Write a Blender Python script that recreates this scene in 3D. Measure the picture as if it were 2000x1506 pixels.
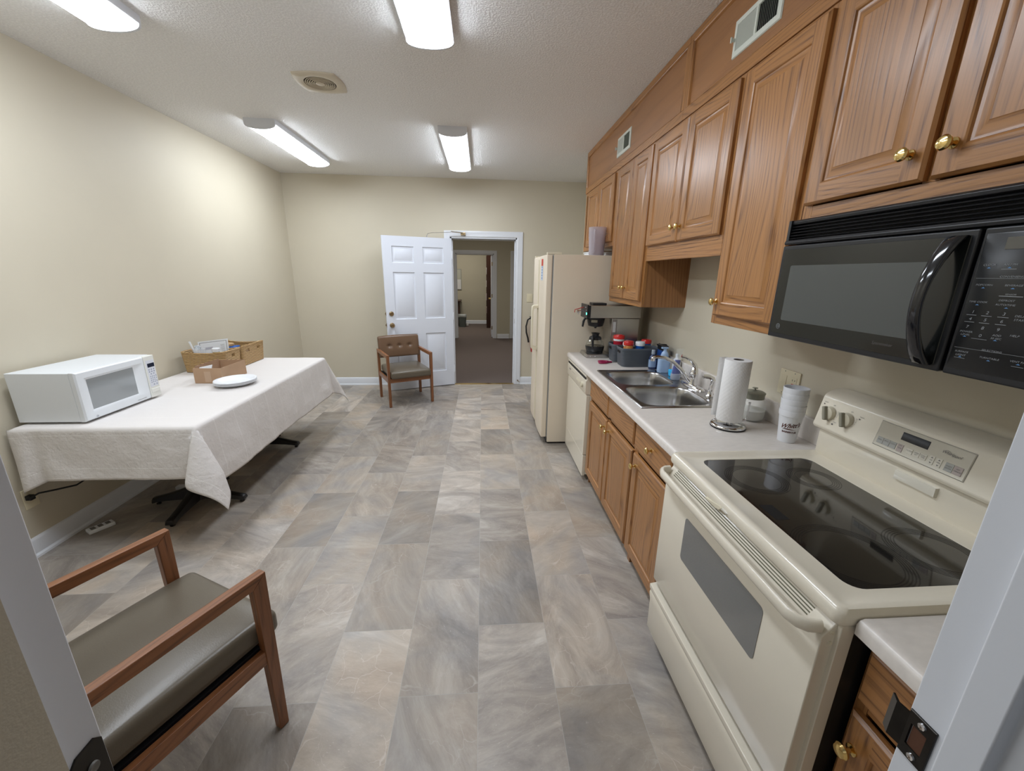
import bpy, bmesh, math, random
from mathutils import Vector, Matrix
random.seed(7)
for o in list(bpy.data.objects): bpy.data.objects.remove(o, do_unlink=True)
SC = bpy.context.scene
COL = SC.collection
PI = math.pi
R = math.radians

# ---------------------------------------------------------------- camera
CAMPOS = Vector((0, 0, 1.5774))
FPX, YAW, PITCH, ROLL = 778.33, R(4.3425), R(15.5745), R(0.873)
_F = Vector((math.sin(YAW)*math.cos(PITCH), math.cos(YAW)*math.cos(PITCH), -math.sin(PITCH)))
_R = Vector((math.cos(YAW), -math.sin(YAW), 0)); _U = _R.cross(_F)
_r = math.cos(ROLL)*_R + math.sin(ROLL)*_U; _u = -math.sin(ROLL)*_R + math.cos(ROLL)*_U
cd = bpy.data.cameras.new('camera'); cam = bpy.data.objects.new('camera', cd); COL.objects.link(cam)
cd.sensor_fit = 'HORIZONTAL'; cd.sensor_width = 36; cd.lens = FPX*36/2000; cd.clip_start = 0.02; cd.clip_end = 60
M = Matrix((_r, _u, -_F)).transposed().to_4x4(); M.translation = CAMPOS
cam.matrix_world = M
SC.camera = cam

# ---------------------------------------------------------------- world, exposure
w = bpy.data.worlds.new('world'); SC.world = w; w.use_nodes = True
w.node_tree.nodes['Background'].inputs[0].default_value = (0.93, 0.96, 1.0, 1)
w.node_tree.nodes['Background'].inputs[1].default_value = 0.045
SC.view_settings.view_transform = 'Standard'; SC.view_settings.look = 'None'
SC.view_settings.exposure = 1.70; SC.view_settings.gamma = 1; SC.view_settings.use_curve_mapping = False
LENS_POWER = 9.0      # emission of the fluorescent lenses

XL, XR, YN, YF, ZC = -2.53, 1.39, 0.335, 5.738, 2.768
XC, ZT = 0.757, 0.914

def area(name, loc, rot, sx, sy, power, col=(1, 1, 1)):
    l = bpy.data.lights.new(name, 'AREA'); l.shape = 'RECTANGLE'; l.size = sx; l.size_y = sy; l.energy = power; l.color = col
    o = bpy.data.objects.new(name, l); COL.objects.link(o); o.location = loc; o.rotation_euler = rot
    return o
area('hall_light', (-0.2, 7.6, 2.72), (0, 0, 0), 1.2, 0.5, 8, (1, .96, .9))
area('far_room_light', (-0.6, 11.7, 2.72), (0, 0, 0), 1.0, 0.5, 9, (1, .95, .86))
area('side_room_light', (1.5, 11.6, 2.72), (0, 0, 0), 0.8, 0.5, 5, (1, .96, .9))

# ---------------------------------------------------------------- helpers
class MB:
    def __init__(s): s.v = []; s.f = []; s.m = []; s.uv = None
    def add(s, vs, fs, m=0):
        b = len(s.v); s.v += [Vector(p) for p in vs]
        for f in fs: s.f.append([b+i for i in f]); s.m.append(m)
        return s
    def box(s, x0, x1, y0, y1, z0, z1, m=0):
        vs = [(x, y, z) for x in (x0, x1) for y in (y0, y1) for z in (z0, z1)]
        return s.add(vs, [(0,1,3,2),(4,6,7,5),(0,4,5,1),(2,3,7,6),(0,2,6,4),(1,5,7,3)], m)
    def loft(s, rings, m=0, close=True, cap0=True, cap1=True):
        n = len(rings[0]); vs = [p for r in rings for p in r]; fs = []
        for k in range(len(rings)-1):
            for i in range(n if close else n-1):
                j = (i+1) % n
                fs.append((k*n+i, k*n+j, (k+1)*n+j, (k+1)*n+i))
        if cap0: fs.append(tuple(range(n))[::-1])
        if cap1: fs.append(tuple((len(rings)-1)*n+i for i in range(n)))
        return s.add(vs, fs, m)
    def prism(s, poly, axis, a0, a1, m=0):
        def P(p, a):
            return {'x': (a, p[0], p[1]), 'y': (p[0], a, p[1]), 'z': (p[0], p[1], a)}[axis]
        return s.loft([[P(p, a0) for p in poly], [P(p, a1) for p in poly]], m)
    def lathe(s, prof, c=(0, 0, 0), seg=24, m=0, axis='z', cap=True, mats=None, sx=1, sy=1):
        c = Vector(c); rings = []
        for r, z in prof:
            r = max(r, 1e-4); ring = []
            for i in range(seg):
                a = 2*PI*i/seg; u, v = r*math.cos(a)*sx, r*math.sin(a)*sy
                p = {'z': (u, v, z), 'x': (z, u, v), 'y': (u, z, v), '-x': (-z, u, v), '-y': (u, -z, v)}[axis]
                ring.append(c+Vector(p))
            rings.append(ring)
        if mats:
            for k in range(len(rings)-1):
                s.loft(rings[k:k+2], mats[k], cap0=(k == 0 and cap), cap1=(k == len(rings)-2 and cap))
            return s
        return s.loft(rings, m, cap0=cap, cap1=cap)
    def tube(s, pts, r, seg=10, m=0, rs=None, flat=None):
        pts = [Vector(p) for p in pts]; rings = []; n = len(pts); up = None
        for i, p in enumerate(pts):
            t = (pts[min(i+1, n-1)]-pts[max(i-1, 0)]).normalized()
            if up is None:
                up = Vector((0, 0, 1)) if abs(t.z) < .9 else Vector((0, 1, 0))
            a = t.cross(up).normalized(); b = a.cross(t).normalized(); up = b
            rr = rs[i] if rs else r; fl = flat if flat else 1
            rings.append([p + a*rr*math.cos(2*PI*k/seg) + b*rr*fl*math.sin(2*PI*k/seg) for k in range(seg)])
        return s.loft(rings, m)
    def rbox(s, c, h, r, n=8, m=0, fn=None):
        # rounded box: grid with lines gathered at the edges
        c = Vector(c)
        def ticks(hh, k):
            e = min(r, hh*.999); o = [-hh + e*(1-math.cos(PI/2*i/4)) for i in range(4)]
            inner = [-hh+e + (2*(hh-e))*i/k for i in range(k+1)]
            return o + inner + [-q for q in o[::-1]]
        T = [ticks(q, n) for q in h]
        idx = {}; vs = []; fs = []
        def V(p):
            k = tuple(round(q, 6) for q in p)
            if k not in idx:
                q = Vector([max(-(h[i]-min(r, h[i])), min(h[i]-min(r, h[i]), p[i])) for i in range(3)])
                d = Vector(p)-q; L = d.length
                P = q + (d*(min(r, *h)/L) if L > 1e-9 else d)
                if r > min(h): P = Vector([P[i] for i in range(3)])
                if fn: P = fn(P)
                idx[k] = len(vs); vs.append(c+P)
            return idx[k]
        for ax in range(3):
            a, b = [(1, 2), (2, 0), (0, 1)][ax]
            for sg in (-1, 1):
                for i in range(len(T[a])-1):
                    for j in range(len(T[b])-1):
                        q = []
                        for (ii, jj) in ((i, j), (i+1, j), (i+1, j+1), (i, j+1)):
                            p = [0, 0, 0]; p[ax] = sg*h[ax]; p[a] = T[a][ii]; p[b] = T[b][jj]; q.append(V(p))
                        if sg < 0: q = q[::-1]
                        if len(set(q)) > 2: fs.append(q)
        return s.add(vs, fs, m)
    def rings2(s, mp, rs, mh=0, mv=0):
        # concentric rectangles (u0,u1,v0,v1,d), last one filled
        for k in range(len(rs)-1):
            a, b = rs[k], rs[k+1]
            A = [mp(a[0],a[2],a[4]), mp(a[1],a[2],a[4]), mp(a[1],a[3],a[4]), mp(a[0],a[3],a[4])]
            B = [mp(b[0],b[2],b[4]), mp(b[1],b[2],b[4]), mp(b[1],b[3],b[4]), mp(b[0],b[3],b[4])]
            for i in range(4):
                j = (i+1) % 4
                s.add([A[i], A[j], B[j], B[i]], [(0, 1, 2, 3)], mh if i % 2 == 0 else mv)
        a = rs[-1]
        s.add([mp(a[0],a[2],a[4]), mp(a[1],a[2],a[4]), mp(a[1],a[3],a[4]), mp(a[0],a[3],a[4])], [(0, 1, 2, 3)], mv)
        return s
    def build(s, name, mats, parent=None, bevel=0, seg=2, smooth=35, uvs=None, merge=True):
        me = bpy.data.meshes.new(name)
        off = parent.matrix_world.translation.copy() if parent else Vector((0, 0, 0))
        if parent:
            q = parent; off = Vector((0, 0, 0))
            while q: off += q.location; q = q.parent
        me.from_pydata([tuple(p-off) for p in s.v], [], s.f)
        if not isinstance(mats, (list, tuple)): mats = [mats]
        for mt in mats: me.materials.append(mt)
        for p, mi in zip(me.polygons, s.m): p.material_index = mi
        if s.uv:
            ul = me.uv_layers.new(name='UVMap')
            for lp in me.loops: ul.data[lp.index].uv = s.uv[lp.vertex_index]
        bm = bmesh.new(); bm.from_mesh(me)
        if merge and not s.uv: bmesh.ops.remove_doubles(bm, verts=bm.verts, dist=1e-6)
        bmesh.ops.recalc_face_normals(bm, faces=bm.faces)
        bm.to_mesh(me); bm.free()
        for p in me.polygons: p.use_smooth = True
        me.set_sharp_from_angle(angle=R(smooth))
        o = bpy.data.objects.new(name, me); COL.objects.link(o)
        if parent: o.parent = parent
        if bevel:
            md = o.modifiers.new('bevel', 'BEVEL'); md.width = bevel; md.segments = seg; md.limit_method = 'ANGLE'; md.angle_limit = R(40); md.harden_normals = True
        return o

def empty(name, loc=(0, 0, 0)):
    o = bpy.data.objects.new(name, None); COL.objects.link(o); o.location = loc; o.empty_display_size = .05
    return o
def tag(o, label, cat, group=None):
    o['label'] = label; o['category'] = cat
    if group: o['group'] = group
    return o
def thing(name, loc, label, cat, group=None): return tag(empty(name, loc), label, cat, group)
def struct(o, label=None):
    o['kind'] = 'structure'
    if label: o['label'] = label
    return o
def copy_tree(o, parent=None):
    c = o.copy(); COL.objects.link(c)
    if parent: c.parent = parent
    for ch in list(o.children): copy_tree(ch, c)
    return c
def text_into(mb, txt, size, mp, m=0, align='CENTER', shear=0, bold=0, sx=1.0):
    cu = bpy.data.curves.new('t', 'FONT'); cu.body = txt; cu.size = size; cu.align_x = align; cu.align_y = 'CENTER'
    cu.shear = shear; cu.offset = bold; cu.resolution_u = 3
    o = bpy.data.objects.new('t', cu); COL.objects.link(o)
    bpy.context.view_layer.update()
    dg = bpy.context.evaluated_depsgraph_get(); e = o.evaluated_get(dg); me = e.to_mesh()
    vs = [mp(v.co.x*sx, v.co.y) for v in me.vertices]; fs = [tuple(p.vertices) for p in me.polygons]
    mb.add(vs, fs, m)
    e.to_mesh_clear(); bpy.data.objects.remove(o); bpy.data.curves.remove(cu)

# ---------------------------------------------------------------- materials
def nt(name):
    m = bpy.data.materials.new(name); m.use_nodes = True
    return m, m.node_tree.nodes, m.node_tree.links, m.node_tree.nodes['Principled BSDF']
def mat(name, col, rough=.5, metal=0, noise=0, nscale=20, bump=0, bscale=200, trans=0, ior=1.45, emit=None, es=0, coat=0, alpha=1, spec=None, stretch=None, sub=0):
    m, N, L, b = nt(name)
    b.inputs['Base Color'].default_value = (*col, 1); b.inputs['Roughness'].default_value = rough; b.inputs['Metallic'].default_value = metal
    b.inputs['Transmission Weight'].default_value = trans; b.inputs['IOR'].default_value = ior; b.inputs['Coat Weight'].default_value = coat
    b.inputs['Coat Roughness'].default_value = .08; b.inputs['Alpha'].default_value = alpha
    if spec is not None: b.inputs['Specular IOR Level'].default_value = spec
    if emit: b.inputs['Emission Color'].default_value = (*emit, 1); b.inputs['Emission Strength'].default_value = es
    tc = N.new('ShaderNodeTexCoord'); src = tc.outputs['Object']
    if stretch:
        mp = N.new('ShaderNodeMapping'); mp.inputs['Scale'].default_value = stretch; L.new(src, mp.inputs[0]); src = mp.outputs[0]
    if noise:
        n = N.new('ShaderNodeTexNoise'); n.inputs['Scale'].default_value = nscale; n.inputs['Detail'].default_value = 4; L.new(src, n.inputs[0])
        mx = N.new('ShaderNodeMix'); mx.data_type = 'RGBA'
        mx.inputs[6].default_value = (*[c*(1-noise) for c in col], 1); mx.inputs[7].default_value = (*[min(1, c*(1+noise)) for c in col], 1)
        L.new(n.outputs[0], mx.inputs[0]); L.new(mx.outputs[2], b.inputs['Base Color'])
    else:
        n = N.new('ShaderNodeTexNoise'); n.inputs['Scale'].default_value = 4; L.new(src, n.inputs[0])
        mr = N.new('ShaderNodeMapRange'); mr.inputs[3].default_value = max(0, rough-.006); mr.inputs[4].default_value = min(1, rough+.006)
        L.new(n.outputs[0], mr.inputs[0]); L.new(mr.outputs[0], b.inputs['Roughness'])
    if bump:
        n2 = N.new('ShaderNodeTexNoise'); n2.inputs['Scale'].default_value = bscale; n2.inputs['Detail'].default_value = 3; L.new(src, n2.inputs[0])
        bp = N.new('ShaderNodeBump'); bp.inputs['Strength'].default_value = bump; bp.inputs['Distance'].default_value = .002
        L.new(n2.outputs[0], bp.inputs['Height']); L.new(bp.outputs[0], b.inputs['Normal'])
    return m
def math_(N, L, op, a, b=None, c=None):
    n = N.new('ShaderNodeMath'); n.operation = op
    for i, q in enumerate((a, b, c)):
        if q is None: continue
        if isinstance(q, (int, float)): n.inputs[i].default_value = q
        else: L.new(q, n.inputs[i])
    return n.outputs[0]
def ramp(N, L, src, stops, interp='LINEAR'):
    r = N.new('ShaderNodeValToRGB'); r.color_ramp.interpolation = interp
    e = r.color_ramp.elements
    while len(e) < len(stops): e.new(.5)
    for k, (p, c) in enumerate(stops):
        e[k].position = p; e[k].color = (*c, 1) if len(c) == 3 else c
    L.new(src, r.inputs[0]); return r.outputs[0]
def oak(name, axis, light, dark, rough=.33, rings=11, coat=.06):
    m, N, L, b = nt(name)
    tc = N.new('ShaderNodeTexCoord'); oi = N.new('ShaderNodeObjectInfo')
    add = N.new('ShaderNodeVectorMath'); add.operation = 'MULTIPLY_ADD'
    cb = N.new('ShaderNodeCombineXYZ')
    for i in range(3): L.new(oi.outputs['Random'], cb.inputs[i])
    add.inputs[1].default_value = (7.3, 11.1, 5.7); L.new(cb.outputs[0], add.inputs[0]); L.new(tc.outputs['Object'], add.inputs[2])
    def mapped(s_al, s_ac):
        mp = N.new('ShaderNodeMapping'); sc = [s_ac]*3; sc['xyz'.index(axis)] = s_al; mp.inputs['Scale'].default_value = sc
        L.new(add.outputs[0], mp.inputs[0]); return mp.outputs[0]
    n1 = N.new('ShaderNodeTexNoise'); n1.inputs['Scale'].default_value = 1; n1.inputs['Detail'].default_value = .6; n1.inputs['Distortion'].default_value = .1
    L.new(mapped(1.1, 5.0), n1.inputs[0])
    spx = N.new('ShaderNodeSeparateXYZ'); L.new(add.outputs[0], spx.inputs[0]); oth = [i for i in range(3) if 'xyz'[i] != axis]
    acr = math_(N, L, 'ADD', spx.outputs[oth[0]], spx.outputs[oth[1]])
    ph = math_(N, L, 'MULTIPLY', math_(N, L, 'ADD', math_(N, L, 'MULTIPLY', acr, 42 if rings > 5 else 8), math_(N, L, 'MULTIPLY', n1.outputs[0], rings*1.15)), 6.283)
    sn = math_(N, L, 'SINE', ph); r01 = math_(N, L, 'MULTIPLY_ADD', sn, .5, .5)
    line = math_(N, L, 'POWER', r01, 4.0)
    n2 = N.new('ShaderNodeTexNoise'); n2.inputs['Scale'].default_value = 1; n2.inputs['Detail'].default_value = 3
    L.new(mapped(7, 230), n2.inputs[0])
    pore = ramp(N, L, n2.outputs[0], [(.48, (0, 0, 0)), (.66, (1, 1, 1))])
    n3 = N.new('ShaderNodeTexNoise'); n3.inputs['Scale'].default_value = 1; n3.inputs['Detail'].default_value = 2; L.new(mapped(1.2, 14), n3.inputs[0])
    fine = math_(N, L, 'MULTIPLY', line, math_(N, L, 'MULTIPLY_ADD', pore, .55, .55))
    tot = math_(N, L, 'ADD', math_(N, L, 'MULTIPLY', fine, .62), math_(N, L, 'MULTIPLY', pore, .24))
    mx = N.new('ShaderNodeMix'); mx.data_type = 'RGBA'; mx.inputs[6].default_value = (*light, 1); mx.inputs[7].default_value = (*dark, 1); L.new(tot, mx.inputs[0])
    hs = N.new('ShaderNodeHueSaturation'); L.new(mx.outputs[2], hs.inputs['Color'])
    v = math_(N, L, 'ADD', math_(N, L, 'MULTIPLY_ADD', n3.outputs[0], .36, .80), math_(N, L, 'MULTIPLY', oi.outputs['Random'], .08))
    L.new(v, hs.inputs['Value']); L.new(hs.outputs[0], b.inputs['Base Color'])
    b.inputs['Roughness'].default_value = rough; b.inputs['Coat Weight'].default_value = coat; b.inputs['Coat Roughness'].default_value = .2
    bp = N.new('ShaderNodeBump'); bp.inputs['Strength'].default_value = .18; bp.inputs['Distance'].default_value = .001; bp.invert = True
    L.new(tot, bp.inputs['Height']); L.new(bp.outputs[0], b.inputs['Normal'])
    return m
OL, OD = (.385, .178, .058), (.115, .042, .015)
OAKV = oak('oak_upright_grain', 'z', OL, OD); OAKH = oak('oak_level_grain', 'y', OL, OD)
OAKP = oak('oak_plain_veneer', 'y', (.33, .155, .062), (.25, .11, .042), rings=3, rough=.38)
OAKX = oak('oak_side_grain', 'z', (.34, .16, .06), (.17, .068, .024), rings=8, rough=.4)
WALX = oak('walnut_frame', 'z', (.235, .094, .038), (.09, .034, .014), rings=7, rough=.35)
WALY = oak('walnut_frame_level', 'y', (.27, .108, .043), (.10, .038, .015), rings=7, rough=.35)
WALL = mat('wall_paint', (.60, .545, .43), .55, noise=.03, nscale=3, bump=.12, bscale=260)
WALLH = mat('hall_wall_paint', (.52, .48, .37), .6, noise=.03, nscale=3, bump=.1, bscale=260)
WHITE = mat('white_trim_paint', (.74, .76, .80), .33, bump=.06, bscale=90)
DOORW = mat('white_door_paint', (.72, .75, .82), .38, bump=.12, bscale=300, stretch=(1, 1, .1))
def ceiling_mat():
    m, N, L, b = nt('ceiling_texture'); tc = N.new('ShaderNodeTexCoord')
    n = N.new('ShaderNodeTexNoise'); n.inputs['Scale'].default_value = 95; n.inputs['Detail'].default_value = 3; L.new(tc.outputs['Object'], n.inputs[0])
    c = ramp(N, L, n.outputs[0], [(.35, (.79, .78, .765)), (.65, (.90, .89, .875))]); L.new(c, b.inputs['Base Color'])
    h = ramp(N, L, n.outputs[0], [(.42, (0, 0, 0)), (.62, (1, 1, 1))])
    bp = N.new('ShaderNodeBump'); bp.inputs['Strength'].default_value = .55; bp.inputs['Distance'].default_value = .004; L.new(h, bp.inputs['Height']); L.new(bp.outputs[0], b.inputs['Normal'])
    b.inputs['Roughness'].default_value = .9; return m
CEIL = ceiling_mat()
def floor_mat():
    m, N, L, b = nt('slate_vinyl_tiles'); tc = N.new('ShaderNodeTexCoord'); sp = N.new('ShaderNodeSeparateXYZ'); L.new(tc.outputs['Object'], sp.inputs[0])
    T, LL = .3048, .6099
    cx = math_(N, L, 'DIVIDE', math_(N, L, 'SUBTRACT', sp.outputs[0], -.0248-20*T), T)
    col = math_(N, L, 'FLOOR', cx); fx = math_(N, L, 'FRACT', cx)
    odd = math_(N, L, 'MODULO', col, 2)      # 20 -> even : joints at 1.4926
    sh = math_(N, L, 'MULTIPLY', odd, .3085)
    cy = math_(N, L, 'DIVIDE', math_(N, L, 'ADD', math_(N, L, 'SUBTRACT', sp.outputs[1], 1.4926-20*LL), sh), LL)
    row = math_(N, L, 'FLOOR', cy); fy = math_(N, L, 'FRACT', cy)
    cb = N.new('ShaderNodeCombineXYZ'); L.new(col, cb.inputs[0]); L.new(row, cb.inputs[1])
    wn = N.new('ShaderNodeTexWhiteNoise'); wn.noise_dimensions = '3D'; L.new(cb.outputs[0], wn.inputs['Vector'])
    ws = N.new('ShaderNodeSeparateColor'); L.new(wn.outputs['Color'], ws.inputs[0])
    # per-tile rotated coordinates
    vr = N.new('ShaderNodeVectorRotate'); vr.rotation_type = 'Z_AXIS'; L.new(tc.outputs['Object'], vr.inputs[0])
    L.new(math_(N, L, 'MULTIPLY_ADD', ws.outputs[0], 2.4, -.6), vr.inputs['Angle'])
    ofs = N.new('ShaderNodeVectorMath'); ofs.operation = 'MULTIPLY_ADD'; L.new(wn.outputs['Color'], ofs.inputs[0]); ofs.inputs[1].default_value = (31, 17, 23); L.new(vr.outputs[0], ofs.inputs[2])
    st = N.new('ShaderNodeMapping'); st.inputs['Scale'].default_value = (1.9, 4.6, 1); L.new(ofs.outputs[0], st.inputs[0])
    n1 = N.new('ShaderNodeTexNoise'); n1.inputs['Scale'].default_value = 1.3; n1.inputs['Detail'].default_value = 11; n1.inputs['Roughness'].default_value = .70; n1.inputs['Distortion'].default_value = .7; L.new(st.outputs[0], n1.inputs[0])
    n2 = N.new('ShaderNodeTexNoise'); n2.inputs['Scale'].default_value = 3.2; n2.inputs['Detail'].default_value = 4; n2.inputs['Distortion'].default_value = .6; L.new(ofs.outputs[0], n2.inputs[0])
    c1 = ramp(N, L, n1.outputs[0], [(.28, (.15, .138, .13)), (.42, (.28, .255, .235)), (.55, (.42, .385, .35)), (.70, (.60, .57, .53))])
    c2 = ramp(N, L, n2.outputs[0], [(.35, (.30, .29, .285)), (.55, (.44, .385, .325)), (.75, (.50, .40, .31))])
    mx = N.new('ShaderNodeMix'); mx.data_type = 'RGBA'; L.new(c1, mx.inputs[6]); L.new(c2, mx.inputs[7]); L.new(math_(N, L, 'MULTIPLY_ADD', ws.outputs[1], .45, .15), mx.inputs[0])
    # crackle veins and flecks
    dn = N.new('ShaderNodeTexNoise'); dn.inputs['Scale'].default_value = 4; dn.inputs['Detail'].default_value = 4; L.new(ofs.outputs[0], dn.inputs[0])
    dv = N.new('ShaderNodeVectorMath'); dv.operation = 'MULTIPLY_ADD'; L.new(dn.outputs['Color'], dv.inputs[0]); dv.inputs[1].default_value = (.35, .35, 0); L.new(ofs.outputs[0], dv.inputs[2])
    vo = N.new('ShaderNodeTexVoronoi'); vo.feature = 'DISTANCE_TO_EDGE'; vo.inputs['Scale'].default_value = 6.5; L.new(dv.outputs[0], vo.inputs[0])
    vein = ramp(N, L, vo.outputs['Distance'], [(0, (1, 1, 1)), (.012, (0, 0, 0))])
    vmask = math_(N, L, 'MULTIPLY', vein, ramp(N, L, n2.outputs[0], [(.50, (0, 0, 0)), (.62, (1, 1, 1))]))
    fl = N.new('ShaderNodeTexNoise'); fl.inputs['Scale'].default_value = 38; fl.inputs['Detail'].default_value = 2; L.new(st.outputs[0], fl.inputs[0])
    fm = ramp(N, L, fl.outputs[0], [(.68, (0, 0, 0)), (.74, (1, 1, 1))])
    mv = N.new('ShaderNodeMix'); mv.data_type = 'RGBA'; L.new(mx.outputs[2], mv.inputs[6]); mv.inputs[7].default_value = (.60, .56, .52, 1)
    L.new(math_(N, L, 'MULTIPLY', math_(N, L, 'MAXIMUM', vmask, math_(N, L, 'MULTIPLY', fm, .7)), .6), mv.inputs[0])
    hs = N.new('ShaderNodeHueSaturation'); L.new(mv.outputs[2], hs.inputs['Color']); L.new(math_(N, L, 'MULTIPLY_ADD', ws.outputs[2], .48, .68), hs.inputs['Value']); hs.inputs['Saturation'].default_value = 1.3
    # joints
    ex = math_(N, L, 'MULTIPLY', math_(N, L, 'MINIMUM', fx, math_(N, L, 'SUBTRACT', 1, fx)), T)
    ey = math_(N, L, 'MULTIPLY', math_(N, L, 'MINIMUM', fy, math_(N, L, 'SUBTRACT', 1, fy)), LL)
    e = math_(N, L, 'MINIMUM', ex, ey); j = math_(N, L, 'LESS_THAN', e, .0012)
    mj = N.new('ShaderNodeMix'); mj.data_type = 'RGBA'; L.new(hs.outputs[0], mj.inputs[6]); mj.inputs[7].default_value = (.43, .41, .385, 1); L.new(math_(N, L, 'MULTIPLY', j, .6), mj.inputs[0])
    L.new(mj.outputs[2], b.inputs['Base Color'])
    n4 = N.new('ShaderNodeTexNoise'); n4.inputs['Scale'].default_value = 9; n4.inputs['Detail'].default_value = 6; L.new(st.outputs[0], n4.inputs[0])
    L.new(math_(N, L, 'MULTIPLY_ADD', n4.outputs[0], .3, .24), b.inputs['Roughness'])
    bp = N.new('ShaderNodeBump'); bp.inputs['Strength'].default_value = .5; bp.inputs['Distance'].default_value = .003
    L.new(math_(N, L, 'SUBTRACT', n4.outputs[0], j), bp.inputs['Height']); L.new(bp.outputs[0], b.inputs['Normal'])
    return m
FLOOR = floor_mat()
CARPET = mat('brown_carpet', (.135, .105, .093), .95, noise=.35, nscale=260, bump=.6, bscale=500)
BISQ = mat('bisque_enamel', (.78, .72, .60), .22, bump=.03, bscale=60, coat=.3)
BISQF = mat('bisque_fridge', (.80, .70, .56), .35, bump=.12, bscale=500)
BISQD = mat('bisque_plastic', (.74, .68, .53), .35)
ALMSLOT = mat('dark_olive_slot', (.12, .11, .06), .6)
CTOP = mat('speckled_laminate', (.72, .67, .62), .32, noise=.11, nscale=30, stretch=(1, 2.2, 1))
STEEL = mat('brushed_steel', (.50, .49, .47), .30, 1, noise=.1, nscale=6, bump=.05, bscale=300, stretch=(1, 20, 1))
STEELB = mat('sink_steel', (.46, .455, .45), .24, 1, noise=.08, nscale=9)
CHROME = mat('chrome', (.75, .75, .76), .07, 1)
BRASS = mat('polished_brass', (.78, .58, .24), .14, 1)
BRASSD = mat('aged_brass', (.35, .26, .15), .3, 1)
BLACKG = mat('black_gloss', (.008, .009, .012), .10, coat=.4)
BLACKS = mat('black_satin', (.013, .014, .017), .32)
BLACKD = mat('dark_recess', (.004, .004, .005), .6)
IRON = mat('black_cast_iron', (.012, .011, .011), .38)
GLASSDK = mat('oven_glass_grey', (.15, .15, .145), .16, coat=.5)
CERAM = mat('black_ceramic_glass', (.012, .010, .009), .045, coat=.6)
PLW = mat('white_plastic', (.80, .82, .85), .3)
MWW = mat('white_microwave_enamel', (.76, .79, .82), .28)
MWC = mat('cream_control_panel', (.76, .76, .71), .32)
MWG = mat('grey_screened_glass', (.30, .32, .33), .10, coat=.5)
FOAM = mat('white_foam', (.80, .81, .84), .5, bump=.15, bscale=700)
SEATL = mat('olive_leather', (.125, .104, .076), .30, noise=.08, nscale=4, bump=.15, bscale=280)
BACKL = mat('brown_leather', (.15, .088, .052), .30, noise=.08, nscale=4, bump=.15, bscale=280)
GREY = mat('grey_basket_plastic', (.10, .115, .135), .5)
RUBBER = mat('black_rubber', (.01, .01, .01), .6)
IVORY = mat('ivory_plastic', (.72, .65, .47), .35)
GLASSA = mat('thin_clear_glass', (.85, .90, .88), .04, alpha=.13)
GLASS = mat('clear_glass', (.95, .97, .96), .02, trans=1, ior=1.45)
PRINT = mat('grey_print', (.17, .16, .15), .6)
# ================================================================ room shell
def wallobj(name, boxes, m=WALL, label=None):
    b = MB()
    for q in boxes: b.box(*q)
    return struct(b.build(name, m), label)
wallobj('floor', [(XL-.1, XR+.1, YN-.13, YF, -.05, 0)], FLOOR, 'grey slate tile floor')
wallobj('ceiling', [(XL-.1, XR+.1, YN-.1, YF+.1, ZC, ZC+.05)], CEIL, 'textured ceiling')
wallobj('wall_left', [(XL-.1, XL, YN-.12, YF+.12, 0, ZC)])
wallobj('wall_right', [(XR, XR+.1, YN-.12, YF+.12, 0, ZC)])
DX0, DX1, DZ = -.43, .475, 2.035
wallobj('wall_far', [(XL, DX0, YF, YF+.12, 0, ZC), (DX1, XR, YF, YF+.12, 0, ZC), (DX0, DX1, YF, YF+.12, DZ, ZC)])
NX0, NX1 = -.415, .545
wallobj('wall_near', [(XL, NX0, YN-.12, YN-.012, 0, ZC), (NX1, XR, YN-.12, YN-.012, 0, ZC), (NX0, NX1, YN-.12, YN-.012, 2.05, ZC)])
# baseboards with a quarter-round shoe
def bb_prof(d): return [(0, 0), (.028*d, 0), (.026*d, .012), (.014*d, .02), (.014*d, .095), (.009*d, .105), (0, .11)]
b = MB(); b.prism([(XL+p[0], p[1]) for p in bb_prof(1)], 'y', YN, YF); struct(b.build('baseboard_left', WHITE))
def bb_far(x0, x1, y, d=-1, name='baseboard_far', mt=WHITE):
    b = MB(); b.prism([(y+p[0], p[1]) for p in bb_prof(d)], 'x', x0, x1); return struct(b.build(name, mt))
bb_far(XL+.028, DX0-.08, YF); bb_far(DX1+.075, XR, YF)
# casing profile swept round an opening
def casing(name, x0, x1, zt, y, d, wdt=.078, mt=WHITE, jd=.12, jamb=True):
    prof = [(0, 0), (0, .008), (.012, .014), (.03, .011), (.05, .015), (.066, .019), (wdt, .016), (wdt, 0)]
    b = MB(); rings = []
    def ring(cx, cz, sx, sz):
        return [(cx+sx*u, y+d*t, cz+sz*u) for u, t in prof]
    b.loft([ring(x0, 0, -1, 0), ring(x0, zt, -1, 1), ring(x1, zt, 1, 1), ring(x1, 0, 1, 0)])
    if jamb:
        t = .018; j0, j1 = (y-.0012, y-d*jd) if d < 0 else (y-jd, y+.0012)
        lo, hi = min(j0, j1), max(j0, j1)
        b.box(x0-.004, x0+t, lo, hi, 0, zt); b.box(x1-t, x1+.004, lo, hi, 0, zt); b.box(x0, x1, lo, hi, zt-t, zt+.004)
        mid = (lo+hi)/2
        b.box(x0+t, x0+t+.012, mid, mid+.035, 0, zt-t); b.box(x1-t-.012, x1-t, mid, mid+.035, 0, zt-t); b.box(x0+t, x1-t, mid, mid+.035, zt-t-.012, zt-t)
    return struct(b.build(name, mt))
cs = casing('trim_1', DX0, DX1, DZ+.018, YF, -1)
b = MB(); b.box(DX0+.02, DX1-.02, YF-.02, YF+.03, 0, .006); struct(b.build('trim_2', BRASS), 'brass threshold strip')
b = MB()
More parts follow.
